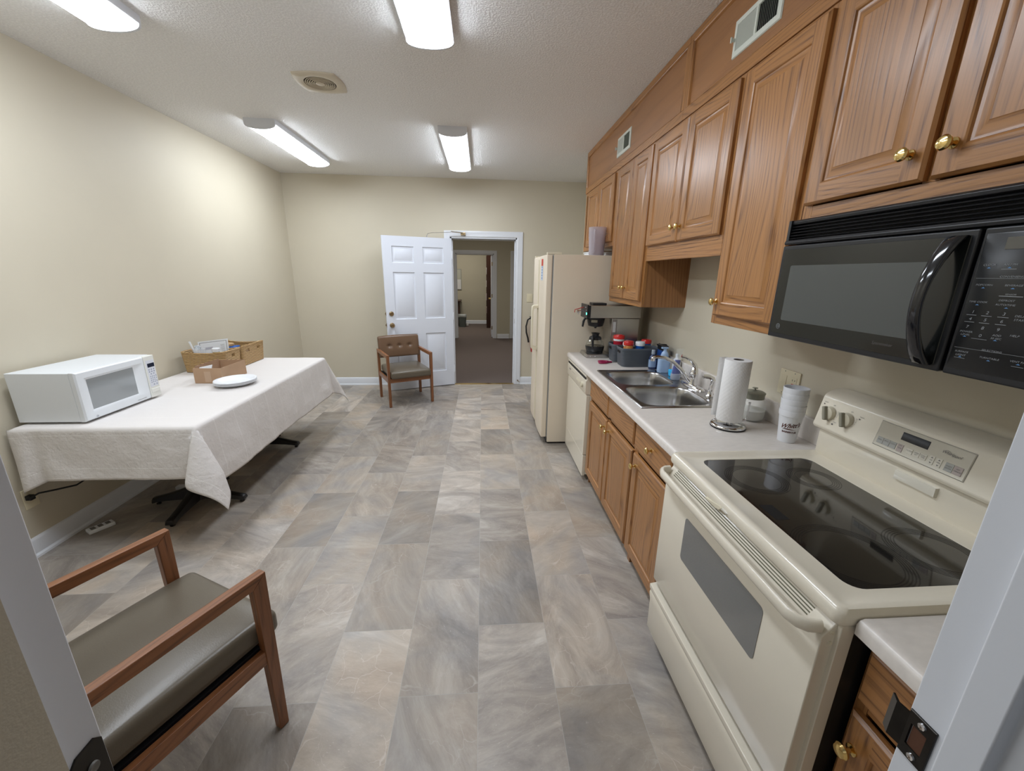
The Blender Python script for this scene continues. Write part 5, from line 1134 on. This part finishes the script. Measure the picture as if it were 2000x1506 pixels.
# ================================================================ chairs
def make_chair():
    t = empty('armchair', (0, 0, 0)); w_ = .247
    for s_ in (-1, 1):
        x0, x1 = (s_*.247, s_*.277) if s_ > 0 else (-.277, -.247)
        b = MB(); b.prism([(-.268, .640), (-.222, .600), (-.226, 0), (-.258, 0)], 'x', x0, x1); b.build('leg', WALX, t, bevel=.0025)
        b = MB(); b.prism([(.222, .600), (.268, .600), (.262, 0), (.230, 0)], 'x', x0, x1); b.build('leg', WALX, t, bevel=.0025)
        b = MB(); b.prism([(-.2682, .6405), (.268, .6405), (.268, .600), (-.2215, .600)], 'x', x0-.0004, x1+.0004); b.build('armrest', WALY, t, bevel=.003)
        b = MB(); b.box(x0+.004, x1-.004, -.225, .228, .300, .352); b.build('side_rail', WALY, t, bevel=.002)
        b = MB(); b.lathe([(.011, 0), (.011, .004), (.007, .006)], ((x0+x1)/2, -.242, -.001), 12); b.lathe([(.011, 0), (.011, .004), (.007, .006)], ((x0+x1)/2, .246, -.001), 12); b.build('glide', RUBBER, t)
    WX = bpy.data.materials.get('walnut_frame_cross') or oak('walnut_frame_cross', 'x', (.27, .108, .043), (.10, .038, .015), rings=7, rough=.35)
    b = MB(); b.box(-.25, .25, -.250, -.228, .300, .352); b.build('front_rail', WX, t, bevel=.002)
    b = MB(); b.box(-.25, .25, .235, .257, .300, .352); b.build('rear_rail', WX, t, bevel=.002)
    b = MB(); b.box(-.2465, .2465, -.2275, .2345, .338, .3575); b.build('seat_shadow_board', BLACKS, t)  # black board added so the gap under the cushion reads as shadow
    def crown(p):
        z = p.z
        if z > 0: z += .016*(1-(p.x/.243)**2)*(1-((p.y)/.27)**2)
        y = p.y
        if p.y < -.2: z -= .006*((-.2-p.y)/.08)
        return Vector((p.x, y, z))
    b = MB(); b.rbox((0, -.037, .402), (.243, .272, .043), .026, 12, fn=crown); st = b.build('seat', SEATL, t, smooth=60)
    b = MB()
    for z, k in ((.4305, 1.0), (.371, 1.0)):
        rr2 = [(x, y, z+(.0)) for x, y, _ in rrect((-.2365, .2365, -.297, .227, 0), .03, 6)]
        b.tube(rr2+[rr2[0], rr2[1]], .0032, 6)
    b.build('piping', SEATL, st, smooth=60)
    # back cushion, leaning, with three buttons
    bt = [(-.130, .010), (0, .010), (.130, .010)]
    def backf(p):
        y = p.y
        if y < 0:
            bul = .014*(1-(p.x/.262)**2)*(1-(p.z/.135)**2); y -= bul
            for bx, bz in bt:
                d = math.hypot(p.x-bx, (p.z-bz)*1.1); y += .020*math.exp(-(d/.020)**2)+.006*math.exp(-(d/.045)**2)
        z = p.z
        if z > 0: z += .010*(1-(p.x/.262)**2)*(z/.135)
        return Vector((p.x, y+z*.16, z))
    b = MB(); b.rbox((0, .228, .662), (.262, .030, .133), .022, 30, fn=backf); bk = b.build('backrest', BACKL, t, smooth=60)
    for bx, bz in bt:
        b = MB(); b.lathe([(.009, 0), (.008, .003), (0, .0045)], (bx, .228-.030+.014, .662+bz), 14, axis='-y'); b.build('button', BACKL, bk, smooth=60)
    b = MB(); b.box(-.255, .255, .258, .272, .56, .60); b.build('back_rail', WX, t, bevel=.002)
    return t
ch = make_chair(); tag(ch, 'wooden armchair with tufted brown back in front of the white door', 'chair', 'wooden armchairs with leather seats')
ch2 = copy_tree(ch); tag(ch2, 'wooden armchair with olive leather seat in the near left foreground', 'chair', 'wooden armchairs with leather seats')
ch.location = (-.985, 5.012, .002); ch.rotation_euler = (0, 0, R(26))
ch2.location = (-1.073, 1.022, .002); ch2.rotation_euler = (0, 0, R(180-27.5))

# ================================================================ table, cloth and what stands on it
TX0, TX1, TY0, TY1, TZ = -2.475, -1.578, 2.155, 4.0, .752
t = thing('pedestal_table', ((TX0+TX1)/2, (TY0+TY1)/2, 0), 'long table on two black pedestal bases under the cloth', 'table')
b = MB(); b.loft([rrect((TX0+.004, TX1-.004, TY0+.004, TY1-.004, z), .03) for z in (TZ-.032, TZ-.004)]); b.build('tabletop', mat('laminate_table_top', (.35, .27, .18), .4), t, bevel=.002)
for (px, py) in ((-1.985, 2.635), (-2.015, 3.56)):
    b = MB(); b.lathe([(.065, .045), (.055, .07), (.040, .085), (.038, .70), (.05, .705), (.05, .712)], (px, py, 0), 24); pd = b.build('pedestal', IRON, t, smooth=40)
    b = MB(); b.box(px-.25, px+.25, py-.02, py+.02, .706, .7195); b.box(px-.02, px+.02, py-.25, py+.25, .706, .7195); b.build('top_plate', IRON, pd)
    for a in range(4):
        an = a*PI/2+.02; b = MB(); rg = []
        for r_, zt_, zb_, hw in ((.0, .135, .045, .036), (.06, .125, .045, .035), (.13, .098, .040, .031), (.20, .076, .034, .028), (.26, .060, .026, .028), (.295, .052, .018, .030), (.302, .044, .020, .025)):
            c0 = Vector((px+r_*math.cos(an), py+r_*math.sin(an), 0)); nv = Vector((-math.sin(an), math.cos(an), 0))
            rg.append([c0+nv*hw+Vector((0, 0, zb_)), c0+nv*hw*.8+Vector((0, 0, zt_-.008)), c0+nv*hw*.4+Vector((0, 0, zt_)), c0-nv*hw*.4+Vector((0, 0, zt_)), c0-nv*hw*.8+Vector((0, 0, zt_-.008)), c0-nv*hw+Vector((0, 0, zb_))])
        b.loft(rg); ft = b.build('foot', IRON, pd, smooth=40)
        b = MB(); b.lathe([(.014, 0), (.014, .006), (.006, .009), (.006, .022)], (px+.275*math.cos(an), py+.275*math.sin(an), 0), 12); b.build('glide', RUBBER, ft)
def cloth_mat():
    m, N, L, bb = nt('linen_tablecloth'); uv = N.new('ShaderNodeUVMap'); sp = N.new('ShaderNodeSeparateXYZ'); L.new(uv.outputs[0], sp.inputs[0]); tc = N.new('ShaderNodeTexCoord')
    v = sp.outputs[1]; f_ = math_(N, L, 'FRACT', math_(N, L, 'DIVIDE', math_(N, L, 'ADD', v, 10.048), .187)); d = math_(N, L, 'MULTIPLY', math_(N, L, 'MINIMUM', f_, math_(N, L, 'SUBTRACT', 1, f_)), .187)
    st = math_(N, L, 'LESS_THAN', d, .0023); zig = math_(N, L, 'GREATER_THAN', math_(N, L, 'FRACT', math_(N, L, 'MULTIPLY', sp.outputs[0], 130)), .3); st2 = math_(N, L, 'MULTIPLY', st, zig)
    sz0 = N.new('ShaderNodeSeparateXYZ'); L.new(tc.outputs['Object'], sz0.inputs[0]); sp_z = sz0.outputs[2]
    n = N.new('ShaderNodeTexNoise'); n.inputs['Scale'].default_value = 9; n.inputs['Detail'].default_value = 6; n.inputs['Roughness'].default_value = .65; L.new(tc.outputs['Object'], n.inputs[0])
    mx = N.new('ShaderNodeMix'); mx.data_type = 'RGBA'; mx.inputs[6].default_value = (.70, .665, .64, 1); mx.inputs[7].default_value = (.84, .82, .80, 1); L.new(math_(N, L, 'MULTIPLY', st2, math_(N, L, 'MULTIPLY_ADD', math_(N, L, 'LESS_THAN', sp_z, TZ-.006), .7, .3)), mx.inputs[0]); L.new(mx.outputs[2], bb.inputs['Base Color']); bb.inputs['Roughness'].default_value = .85  # stitches kept fainter on the top: bright-light washout put into the colour
    bb.inputs['Sheen Weight'].default_value = .15
    n2 = N.new('ShaderNodeTexNoise'); n2.inputs['Scale'].default_value = 500; L.new(tc.outputs['Object'], n2.inputs[0])
    n3 = N.new('ShaderNodeTexNoise'); n3.inputs['Scale'].default_value = 26; n3.inputs['Detail'].default_value = 5; n3.inputs['Distortion'].default_value = 1.2; L.new(tc.outputs['Object'], n3.inputs[0])
    sz = N.new('ShaderNodeSeparateXYZ'); L.new(tc.outputs['Object'], sz.inputs[0]); side = math_(N, L, 'LESS_THAN', sz.outputs[2], TZ-.012)
    h = math_(N, L, 'ADD', math_(N, L, 'MULTIPLY', n.outputs[0], math_(N, L, 'MULTIPLY_ADD', side, .9, .25)), math_(N, L, 'ADD', math_(N, L, 'MULTIPLY', n2.outputs[0], .05), math_(N, L, 'MULTIPLY', n3.outputs[0], math_(N, L, 'MULTIPLY_ADD', side, .3, .04))))
    bp = N.new('ShaderNodeBump'); bp.inputs['Strength'].default_value = .6; bp.inputs['Distance'].default_value = .012; L.new(h, bp.inputs['Height']); L.new(bp.outputs[0], bb.inputs['Normal']); return m
def cloth():
    from mathutils import noise as ns
    FX, NY, FY_, BK = .385, .300, .385, .05   # overhang at front, near end, far end, back
    rx0, rx1, ry0, ry1 = TX0, TX1, TY0, TY1
    step = .0125
    def ticks(lo, hi, over0, over1):
        o = []; n = int(round(over0/step)); o += [lo-over0+over0*i/n for i in range(n)]
        n = int(round((hi-lo)/.025)); o += [lo+(hi-lo)*i/n for i in range(n)]
        n = int(round(over1/step)); o += [hi+over1*i/n for i in range(n+1)]
        return o
    us = ticks(rx0, rx1, BK, FX); vs_ = ticks(ry0, ry1, NY, FY_)
    b = MB(); b.uv = []; R0 = .014
    def drop(s):   # arc length -> (out, down) over a rounded edge
        L_ = R0*PI/2
        if s < L_: return R0*math.sin(s/R0), R0*(1-math.cos(s/R0))
        return R0, R0+(s-L_)
    for u in us:
        for v in vs_:
            du = max(0, u-rx1) if u > rx1 else (min(0, u-rx0) if u < rx0 else 0)
            dv = max(0, v-ry1) if v > ry1 else (min(0, v-ry0) if v < ry0 else 0)
            bx, by = min(max(u, rx0), rx1), min(max(v, ry0), ry1)
            rho = math.hypot(du, dv); x, y, z = bx, by, TZ+.0022
            if rho > 0:
                ax, ay = abs(du), abs(dv)
                cornr = math.atan2(min(ax, ay), max(ax, ay))/(PI/4) if rho else 0   # 0 on a side, 1 on the diagonal
                out, dn = drop(rho)
                wob = ns.noise(Vector((u*3.1, v*3.1, 1.7)))*.022+ns.noise(Vector((u*9, v*9, 4.1)))*.006
                depth = min(1, rho/.3)
                if du < 0 and dv < 0:
                    o1, dn = drop(ay); y -= o1+.03*min(1, ay/.3)+.010*min(1, ay/.3)*math.sin(u*95); x = rx0-.010-.4*ax
                elif ax > 0 and ay > 0:
                    ph = math.atan2(ay, ax); k = math.sin(2*ph)**1.5
                    kk = .36*k*(rho-.02 if rho > .02 else 0)
                    h_ = out*.3+kk+.02*depth; dn = math.sqrt(max(dn*dn-kk*kk*.75, 0.0001))
                    fold = .085*depth*math.sin(4*ph)+.02*depth*math.sin(9*ph)
                    dx, dy = math.cos(ph)*math.copysign(1, du), math.sin(ph)*math.copysign(1, dv)
                    x += dx*(h_+out*.7)-dy*fold*.6; y += dy*(h_+out*.7)+dx*fold*.6
                else:
                    flare = .03*depth
                    o2 = out+flare+wob*depth
                    if ax > 0: x += math.copysign(o2, du)
                    else: y += math.copysign(o2, dv)
                z -= dn
                if dv < 0 and u < rx0+.13: z -= .085*min(1, ay/.3)*((rx0+.13-u)/.18); y += .02*min(1, ay/.3)*math.sin((rx0+.13-u)*48)
                if u < rx0: x = max(x, XL+.006+.0015*(ns.noise(Vector((u*40, v*40, 0)))+1))
            else:
                z += .0012*(ns.noise(Vector((u*6, v*6, 0)))+.4)
                e = min(rx1-u, u-rx0, v-ry0, ry1-v)
            b.v.append(Vector((x, y, z))); b.uv.append((u, v))
    nv = len(vs_)
    for i in range(len(us)-1):
        for j in range(nv-1):
            b.f.append([i*nv+j, (i+1)*nv+j, (i+1)*nv+j+1, i*nv+j+1]); b.m.append(0)
    o = b.build('tablecloth', cloth_mat(), smooth=180)
    md = o.modifiers.new('thickness', 'SOLIDIFY'); md.thickness = .0012; md.offset = 1
    tag(o, 'pale linen tablecloth with stitched lines draped over the long table', 'tablecloth')
    return o
cloth()
ZTB = TZ+.006
# bunched cloth end hanging at the wall
# countertop microwave
mx0, mx1, my0, my1, mz0, mz1 = -2.492, -2.150, 2.198, 2.722, ZTB+.010, 1.040
t = thing('microwave_oven', ((mx0+mx1)/2, (my0+my1)/2, ZTB), 'white countertop microwave on the near end of the clothed table', 'microwave')
b = MB(); b.box(mx0, mx1-.030, my0, my1, mz0, mz1); b.build('case', MWW, t, bevel=.004, seg=3)
mpf = lambda y, z, d: Vector((mx1+d, y, z))
b = MB(); b.rings2(mpf, [(my0, 2.638, mz0, mz1, -.029), (my0, 2.638, mz0, mz1, -.008), (my0+.006, 2.636, mz0+.006, mz1-.006, 0), (2.240, 2.625, .800, 1.004, .001), (2.262, 2.560, .822, .990, -.010)]); b.f.pop(); b.m.pop(); dr = b.build('door', MWW, t, smooth=30)
b = MB(); b.add([mpf(2.258, .818, -.0095), mpf(2.564, .818, -.0095), mpf(2.564, .994, -.0095), mpf(2.258, .994, -.0095)], [(0, 1, 2, 3)]); b.build('door_window', MWG, dr)
b = MB(); b.box(mx1-.029, mx1+.002, 2.641, my1-.001, mz0+.001, mz1-.001); cp = b.build('control_panel', MWC, t, bevel=.004, seg=3)
b = MB(); b.box(mx1+.002, mx1+.0028, 2.650, my1-.010, .838, 1.010); b.build('keypad_overlay', mat('keypad_white', (.70, .72, .78), .35), cp)
b = MB(); b.box(mx1+.0028, mx1+.0034, 2.658, 2.712, .965, .990); b.build('display', mat('dark_display', (.015, .02, .04), .15), cp)
b = MB()
def key(y, z, w_, h_): b.box(mx1+.0028, mx1+.0032, y-w_/2, y+w_/2, z-h_/2, z+h_/2)
for r_ in range(2):
    for c in range(3): key(2.664+c*.0185, .950-r_*.014, .009, .008)
key(2.674, .921, .009, .007); key(2.695, .922, .009, .007)
for r_ in range(4):
    for c in range(3): key(2.665+c*.014, .905-r_*.0125, .006, .007)
key(2.708, .905, .005, .011); key(2.708, .889, .005, .007); key(2.707, .871, .005, .011); key(2.680, .851, .009, .007); key(2.702, .851, .009, .007)
b.build('keys', mat('key_blue_grey', (.30, .33, .42), .5), cp)
b = MB(); ge_logo(b, lambda u, v: Vector((mx1+.0012, 2.262+u, .781+v)), .0065); b.build('maker_mark', mat('mark_blue_grey', (.15, .18, .24), .5), dr)
b = MB()
for k in range(8): b.box(mx1+.0006, mx1+.0012, 2.535+k*.0085, 2.541+k*.0085, .784, .7865)
b.build('caption', PRINT, dr)
b = MB(); b.box(mx1+.002, mx1+.006, 2.648, my1-.008, .800, .826); b.build('open_button', MWC, cp, bevel=.002)
for x in (mx0+.04, mx1-.06):
    for y in (my0+.04, my1-.04):
        b = MB(); b.lathe([(.012, ZTB+.0005), (.012, mz0)], (x, y, 0), 12); b.build('rubber_foot', RUBBER, t)
# seagrass baskets
def sea_mat():
    m, N, L, bb = nt('woven_seagrass'); tc = N.new('ShaderNodeTexCoord'); sp = N.new('ShaderNodeSeparateXYZ'); L.new(tc.outputs['Object'], sp.inputs[0])
    n = N.new('ShaderNodeTexNoise'); n.inputs['Scale'].default_value = 14; n.inputs['Detail'].default_value = 3; L.new(tc.outputs['Object'], n.inputs[0])
    hor = math_(N, L, 'ADD', sp.outputs[0], sp.outputs[1])
    zz = math_(N, L, 'ADD', sp.outputs[2], math_(N, L, 'MULTIPLY', n.outputs[0], .012))
    rw = math_(N, L, 'SINE', math_(N, L, 'MULTIPLY', zz, 2*PI/.0115)); tw = math_(N, L, 'SINE', math_(N, L, 'ADD', math_(N, L, 'MULTIPLY', hor, 2*PI/.03), math_(N, L, 'MULTIPLY', zz, 500)))
    h = math_(N, L, 'ADD', math_(N, L, 'MULTIPLY_ADD', rw, .5, .5), math_(N, L, 'MULTIPLY', tw, .10))
    c = ramp(N, L, h, [(.0, (.20, .10, .03)), (.3, (.40, .23, .085)), (.75, (.58, .38, .165)), (1, (.66, .47, .24))]); L.new(c, bb.inputs['Base Color']); bb.inputs['Roughness'].default_value = .6
    bp = N.new('ShaderNodeBump'); bp.inputs['Strength'].default_value = 1; bp.inputs['Distance'].default_value = .005; L.new(h, bp.inputs['Height']); L.new(bp.outputs[0], bb.inputs['Normal']); return m
SEA = sea_mat()
def evenrect(cx, cy, a, c, r, n):
    base = rrect((cx-a, cx+a, cy-c, cy+c, 0), r, 8); base = base+[base[0]]
    L_ = [0]
    for p, q in zip(base, base[1:]): L_.append(L_[-1]+math.hypot(p[0]-q[0], p[1]-q[1]))
    o = []
    for i in range(n):
        s_ = L_[-1]*i/n; k = max(j for j in range(len(L_)-1) if L_[j] <= s_); f_ = (s_-L_[k])/max(1e-9, L_[k+1]-L_[k])
        o.append((base[k][0]+(base[k+1][0]-base[k][0])*f_, base[k][1]+(base[k+1][1]-base[k][1])*f_, 0))
    return o
def sea_basket(x0, x1, y0, y1, h0, h1, label, holes):
    t = thing('seagrass_basket', ((x0+x1)/2, (y0+y1)/2, ZTB), label, 'basket', 'seagrass baskets on the clothed table')
    cx, cy, a, c = (x0+x1)/2, (y0+y1)/2, (x1-x0)/2, (y1-y0)/2
    N_ = 128; per = evenrect(cx, cy, a, c, .02, N_); nz = 12; th = .010
    def P(i, k, inn):
        p = per[i % N_]; z = ZTB+.001+(h0)*k/nz; s_ = (.93+.07*k/nz); 
        sag = (h1-h0)*(abs((p[0]-cx)/a))**3*(k/nz) if True else 0
        q = Vector((cx+(p[0]-cx)*s_*(1-inn*th/a), cy+(p[1]-cy)*s_*(1-inn*th/c), z+sag))
        return q
    b = MB(); vs = []; fs = []
    def skip(i, k):
        p = per[i % N_]; q = per[(i+1) % N_]; mx_, my_ = (p[0]+q[0])/2, (p[1]+q[1])/2
        return mx_ > cx+a*.93 and any(abs(my_-hy) < .022 for hy in holes) and 8 <= k <= 9
    for inn in (0, 1):
        for k in range(nz+1):
            for i in range(N_): vs.append(P(i, k, inn))
    st = N_*(nz+1)
    for k in range(nz):
        for i in range(N_):
            j = (i+1) % N_
            if skip(i, k):
                for (a1, a2, k1, k2) in ((i, j, k, k), (i, j, k+1, k+1), (i, i, k, k+1), (j, j, k, k+1)):
                    nb = {0: (i, k-1), 1: (i, k+1), 2: (i-1, k), 3: (i+1, k)}[((i, j, k, k), (i, j, k+1, k+1), (i, i, k, k+1), (j, j, k, k+1)).index((a1, a2, k1, k2))]
                    if not skip(nb[0] % N_, nb[1]): fs.append((k1*N_+a1, k2*N_+a2, st+k2*N_+a2, st+k1*N_+a1))
                continue
            fs.append((k*N_+i, k*N_+j, (k+1)*N_+j, (k+1)*N_+i)); fs.append((st+k*N_+i, st+k*N_+j, st+(k+1)*N_+j, st+(k+1)*N_+i))
    for i in range(N_): j = (i+1) % N_; fs.append((nz*N_+i, nz*N_+j, st+nz*N_+j, st+nz*N_+i))
    fs.append(tuple(range(N_))); fs.append(tuple(st+N_+i for i in range(N_)))
    b.add(vs, fs); b.build('basket_body', SEA, t, smooth=50)
    b = MB(); rim = [P(i, nz, .5) for i in range(N_)]; b.tube(rim+[rim[0], rim[1]], .0075, 8); b.build('rim', SEA, t, smooth=60)
    return t
sea_basket(-2.455, -2.108, 3.372, 3.600, .155, .168, 'nearer seagrass basket on the table, holding a picture card and cup', (3.487,))
sea_basket(-2.440, -2.100, 3.612, 3.970, .155, .172, 'farther seagrass basket on the table, with two handle holes', (3.69, 3.87))
# contents
t = thing('plastic_cup', (-2.345, 3.445, ZTB+.02), 'clear plastic cup of wrapped cutlery in the nearer seagrass basket', 'cup')
b = MB(); b.lathe([(0, 0), (.030, 0), (.043, .165), (.045, .166), (.045, .169), (.042, .169), (.029, .003), (0, .003)], (-2.345, 3.44, ZTB+.02), 28, cap=False); b.build('cup_body', mat('clear_cup', (.85, .88, .92), .1, alpha=.35), t, smooth=50)
b = MB(); r_ = random.Random(9)
for k in range(14):
    a = r_.uniform(0, 2*PI); d = r_.uniform(0, .022); b.rbox((-2.345+d*math.cos(a), 3.44+d*math.sin(a), ZTB+.185+r_.uniform(-.01, .03)), (r_.uniform(.006, .014), r_.uniform(.003, .009), r_.uniform(.006, .016)), .002, 1)
b.build('packets', mat('clear_packets', (.62, .66, .78), .2, noise=.5, nscale=60), t)
b = MB(); b.tube([(-2.36, 3.44, ZTB+.06), (-2.385, 3.432, ZTB+.18), (-2.402, 3.428, ZTB+.25)], .009, 8, flat=.4); tag(b.build('plastic_knife', PLW), 'white plastic knife handle sticking up at left of the basket', 'cutlery')
t = thing('framed_card', (-2.31, 3.585, ZTB+.02), 'white card with a dark border line propped in the nearer seagrass basket', 'card')
def card():
    c0 = Vector((-2.425, 3.545, ZTB+.045)); ux = Vector((.225, .035, .025)).normalized(); uz = Vector((-.03, .10, .99)).normalized(); n_ = ux.cross(uz).normalized()
    W, H = .232, .18
    mp = lambda u, v, d: c0+ux*u+uz*v+n_*d
    b = MB()
    for d in (0, -.0035): b.add([mp(0, 0, d), mp(W, 0, d), mp(W, H, d), mp(0, H, d)], [(0, 1, 2, 3)])
    P_ = [mp(0, 0, 0), mp(W, 0, 0), mp(W, H, 0), mp(0, H, 0)]; Q_ = [mp(0, 0, -.0035), mp(W, 0, -.0035), mp(W, H, -.0035), mp(0, H, -.0035)]
    for i in range(4): j = (i+1) % 4; b.add([P_[i], P_[j], Q_[j], Q_[i]], [(0, 1, 2, 3)])
    b.build('card', PLW, t)
    b = MB(); e = .012
    for (u0, u1, v0, v1) in ((e, W-e, H-e-.003, H-e), (e, W-e, e, e+.003), (e, e+.003, e, H-e), (W-e-.003, W-e, e, H-e)): b.add([mp(u0, v0, .0006), mp(u1, v0, .0006), mp(u1, v1, .0006), mp(u0, v1, .0006)], [(0, 1, 2, 3)])
    for k in range(6): b.add([mp(W-.06, H-.045-k*.012, .0006), mp(W-.03, H-.045-k*.012, .0006), mp(W-.03, H-.043-k*.012, .0006), mp(W-.06, H-.043-k*.012, .0006)], [(0, 1, 2, 3)])
    b.build('border_line', PRINT, t)
    b = MB(); b.add([mp(.045, H-.075, .0006), mp(.11, H-.075, .0006), mp(.11, H-.055, .0006), mp(.045, H-.055, .0006)], [(0, 1, 2, 3)]); b.build('grey_block', mat('pale_grey_print', (.5, .5, .56), .5), t)
card()
t = thing('spice_jar', (-2.235, 3.46, ZTB+.02), 'small jar with white lid in the nearer seagrass basket', 'jar')
b = MB(); b.lathe([(.024, .05), (.026, .055), (.026, .158)], (-2.232, 3.47, ZTB), 22); b.build('jar_body', mat('mustard_label', (.55, .45, .18), .4, noise=.4, nscale=40), t)
b = MB(); b.lathe([(.029, .158), (.029, .184), (.026, .188), (0, .188)], (-2.232, 3.47, ZTB), 22); b.build('lid', PLW, t)
b = MB(); b.rbox((-2.27, 3.73, ZTB+.125), (.055, .055, .035), .008, 3); tag(b.build('blue_packet', BLU), 'blue packet lying in the farther seagrass basket', 'packet')
b = MB(); b.lathe([(.055, 0), (.058, .004), (.058, .02), (.05, .024), (0, .024)], (-2.30, 3.73, ZTB+.161), 28); tag(b.build('brown_lid', mat('brown_lid', (.42, .27, .13), .5)), 'round tan lid on top of the farther seagrass basket contents', 'lid')
b = MB(); b.box(-2.42, -2.13, 3.64, 3.94, ZTB+.02, ZTB+.09) ; tag(b.build('carton', mat('brown_carton', (.20, .12, .06), .7), bevel=.004), 'brown carton at the bottom of the farther seagrass basket', 'box')
# open cardboard box
CARD = mat('cardboard', (.42, .27, .165), .75, noise=.08, nscale=12); CARDI = mat('cardboard_inside', (.38, .24, .15), .8)
t = thing('cardboard_box', (-2.045, 3.19, ZTB), 'open shallow brown cardboard box in front of the seagrass baskets', 'box')
x0, x1, y0, y1, hh = -2.143, -1.945, 3.035, 3.350, .115; th = .004
b = MB(); b.box(x0, x1, y0, y1, ZTB, ZTB+th); b.box(x0, x1, y0, y0+th, ZTB+th, ZTB+hh); b.box(x0, x1, y1-th, y1, ZTB+th, ZTB+hh); b.box(x0, x0+th, y0+th, y1-th, ZTB+th, ZTB+hh); b.box(x1-th, x1, y0+th, y1-th, ZTB+th, ZTB+hh); b.build('box_body', CARD, t)
b = MB(); b.box(x0+.075, x0+.12, y0-.0005, y0, ZTB+.01, ZTB+.09); b.build('tape', mat('tape_patch', (.48, .33, .22), .3), t)
b = MB(); b.box(x0+th+.001, x0+th+.003, y0+.02, y1-.02, ZTB+.01, ZTB+hh+.012); b.build('inner_flap', CARDI, t)
b = MB(); b.rbox((0, 0, 0), (.048, .012, .055), .006, 3); b.v = [Vector((-2.085+p.x+p.z*.25, 3.075+p.y+p.z*.45, ZTB+.075+p.z*.85)) for p in b.v]; b = MB(); b.box(-.042, .042, -.003, .003, 0, .10); b.v = [Vector((-2.092+p.x*.95, 3.062+p.y+p.z*.45+p.x*.25, ZTB+.028+p.z*.89+p.x*.18)) for p in b.v]; o = b.build('paper_packet', PLW); b2 = MB(); b2.add([Vector((-2.092+u*.95, 3.0585+w_*.45+u*.25, ZTB+.0285+w_*.89+u*.18)) for u, w_ in ((-.012, .055), (.004, .055), (.004, .075), (-.012, .075))], [(0, 1, 2, 3)]); b2.build('mark', PRINT, o); tag(o, 'white paper packet standing inside the cardboard box', 'packet')
# foam plates
def plate(zo, dx, dy, rot):
    b = MB(); c = Vector((-1.835+dx, 3.005+dy, ZTB+.001+zo)); A, C_ = .128, .142
    prof = [(.0, .002), (.66, .002), (.74, .006), (.86, .021), (.96, .0255), (.99, .0245), (1.005, .018), (.985, .020), (.87, .017), (.76, .002), (.66, -.001), (0, -.001)]
    rg = []
    for k, z in prof:
        k = max(k, .001); ring = []
        for i in range(56):
            a = 2*PI*i/56; x, y = A*k*math.cos(a), C_*k*math.sin(a)
            ring.append(c+Vector((x*math.cos(rot)-y*math.sin(rot), x*math.sin(rot)+y*math.cos(rot), z+.001)))
        rg.append(ring)
    b.loft(rg, cap0=False, cap1=False); return b.build('foam_plate', PLW, smooth=60)
for k, lb in enumerate(('lowest white foam plate of the stack on the tablecloth', 'middle white foam plate of the stack on the tablecloth', 'top white foam plate of the stack, in front of the cardboard box')):
    tag(plate(k*.0095, .003*k, -.004*k, -.45+.03*k), lb, 'plate', 'stacked foam plates on the tablecloth')
# things by the left wall under the table
t = thing('power_strip', (-2.395, 2.35, 0), 'white plastic power strip on the floor by the left baseboard', 'power strip')
b = MB(); b.rbox((0, 0, .011), (.030, .062, .011), .005, 3); b.v = [Vector((-2.397+p.x*math.cos(-.55)-p.y*math.sin(-.55), 2.35+p.x*math.sin(-.55)+p.y*math.cos(-.55), .001+p.z)) for p in b.v]; b.build('housing', PLW, t)
b = MB()
for k in (-.035, 0, .035):
    b.rbox((0, k, .0225), (.017, .011, .002), .001, 1)
b.v = [Vector((-2.397+p.x*math.cos(-.55)-p.y*math.sin(-.55), 2.35+p.x*math.sin(-.55)+p.y*math.cos(-.55), .001+p.z)) for p in b.v]; b.build('socket', PRINT, t)
b = MB(); b.rbox((-2.245, 2.83, .013), (.032, .022, .012), .004, 2); tag(b.build('small_white_block', PLW), 'small white plastic block on the floor behind the near pedestal', 'block')
b = MB(); b.tube([(-2.50, 2.13, .345), (-2.47, 2.16, .365), (-2.44, 2.22, .352), (-2.41, 2.30, .335), (-2.40, 2.345, .345), (-2.40, 2.36, .40), (-2.42, 2.36, .55), (-2.46, 2.37, .70)], .005, 8)
tag(b.build('black_cord', RUBBER), 'black power cord drooping below the near end of the tablecloth', 'cord')
t = thing('outlet_plate', (XL, 2.17, .34), 'ivory wall outlet behind the hanging tablecloth corner', 'wall plate')
b = MB(); b.rbox((XL+.003, 2.165, .335), (.003, .036, .058), .0025, 2); b.build('plate', IVORY, t)
b = MB(); b.rbox((XL+.02, 2.15, .345), (.015, .014, .014), .004, 2); b.build('plug', RUBBER, t)
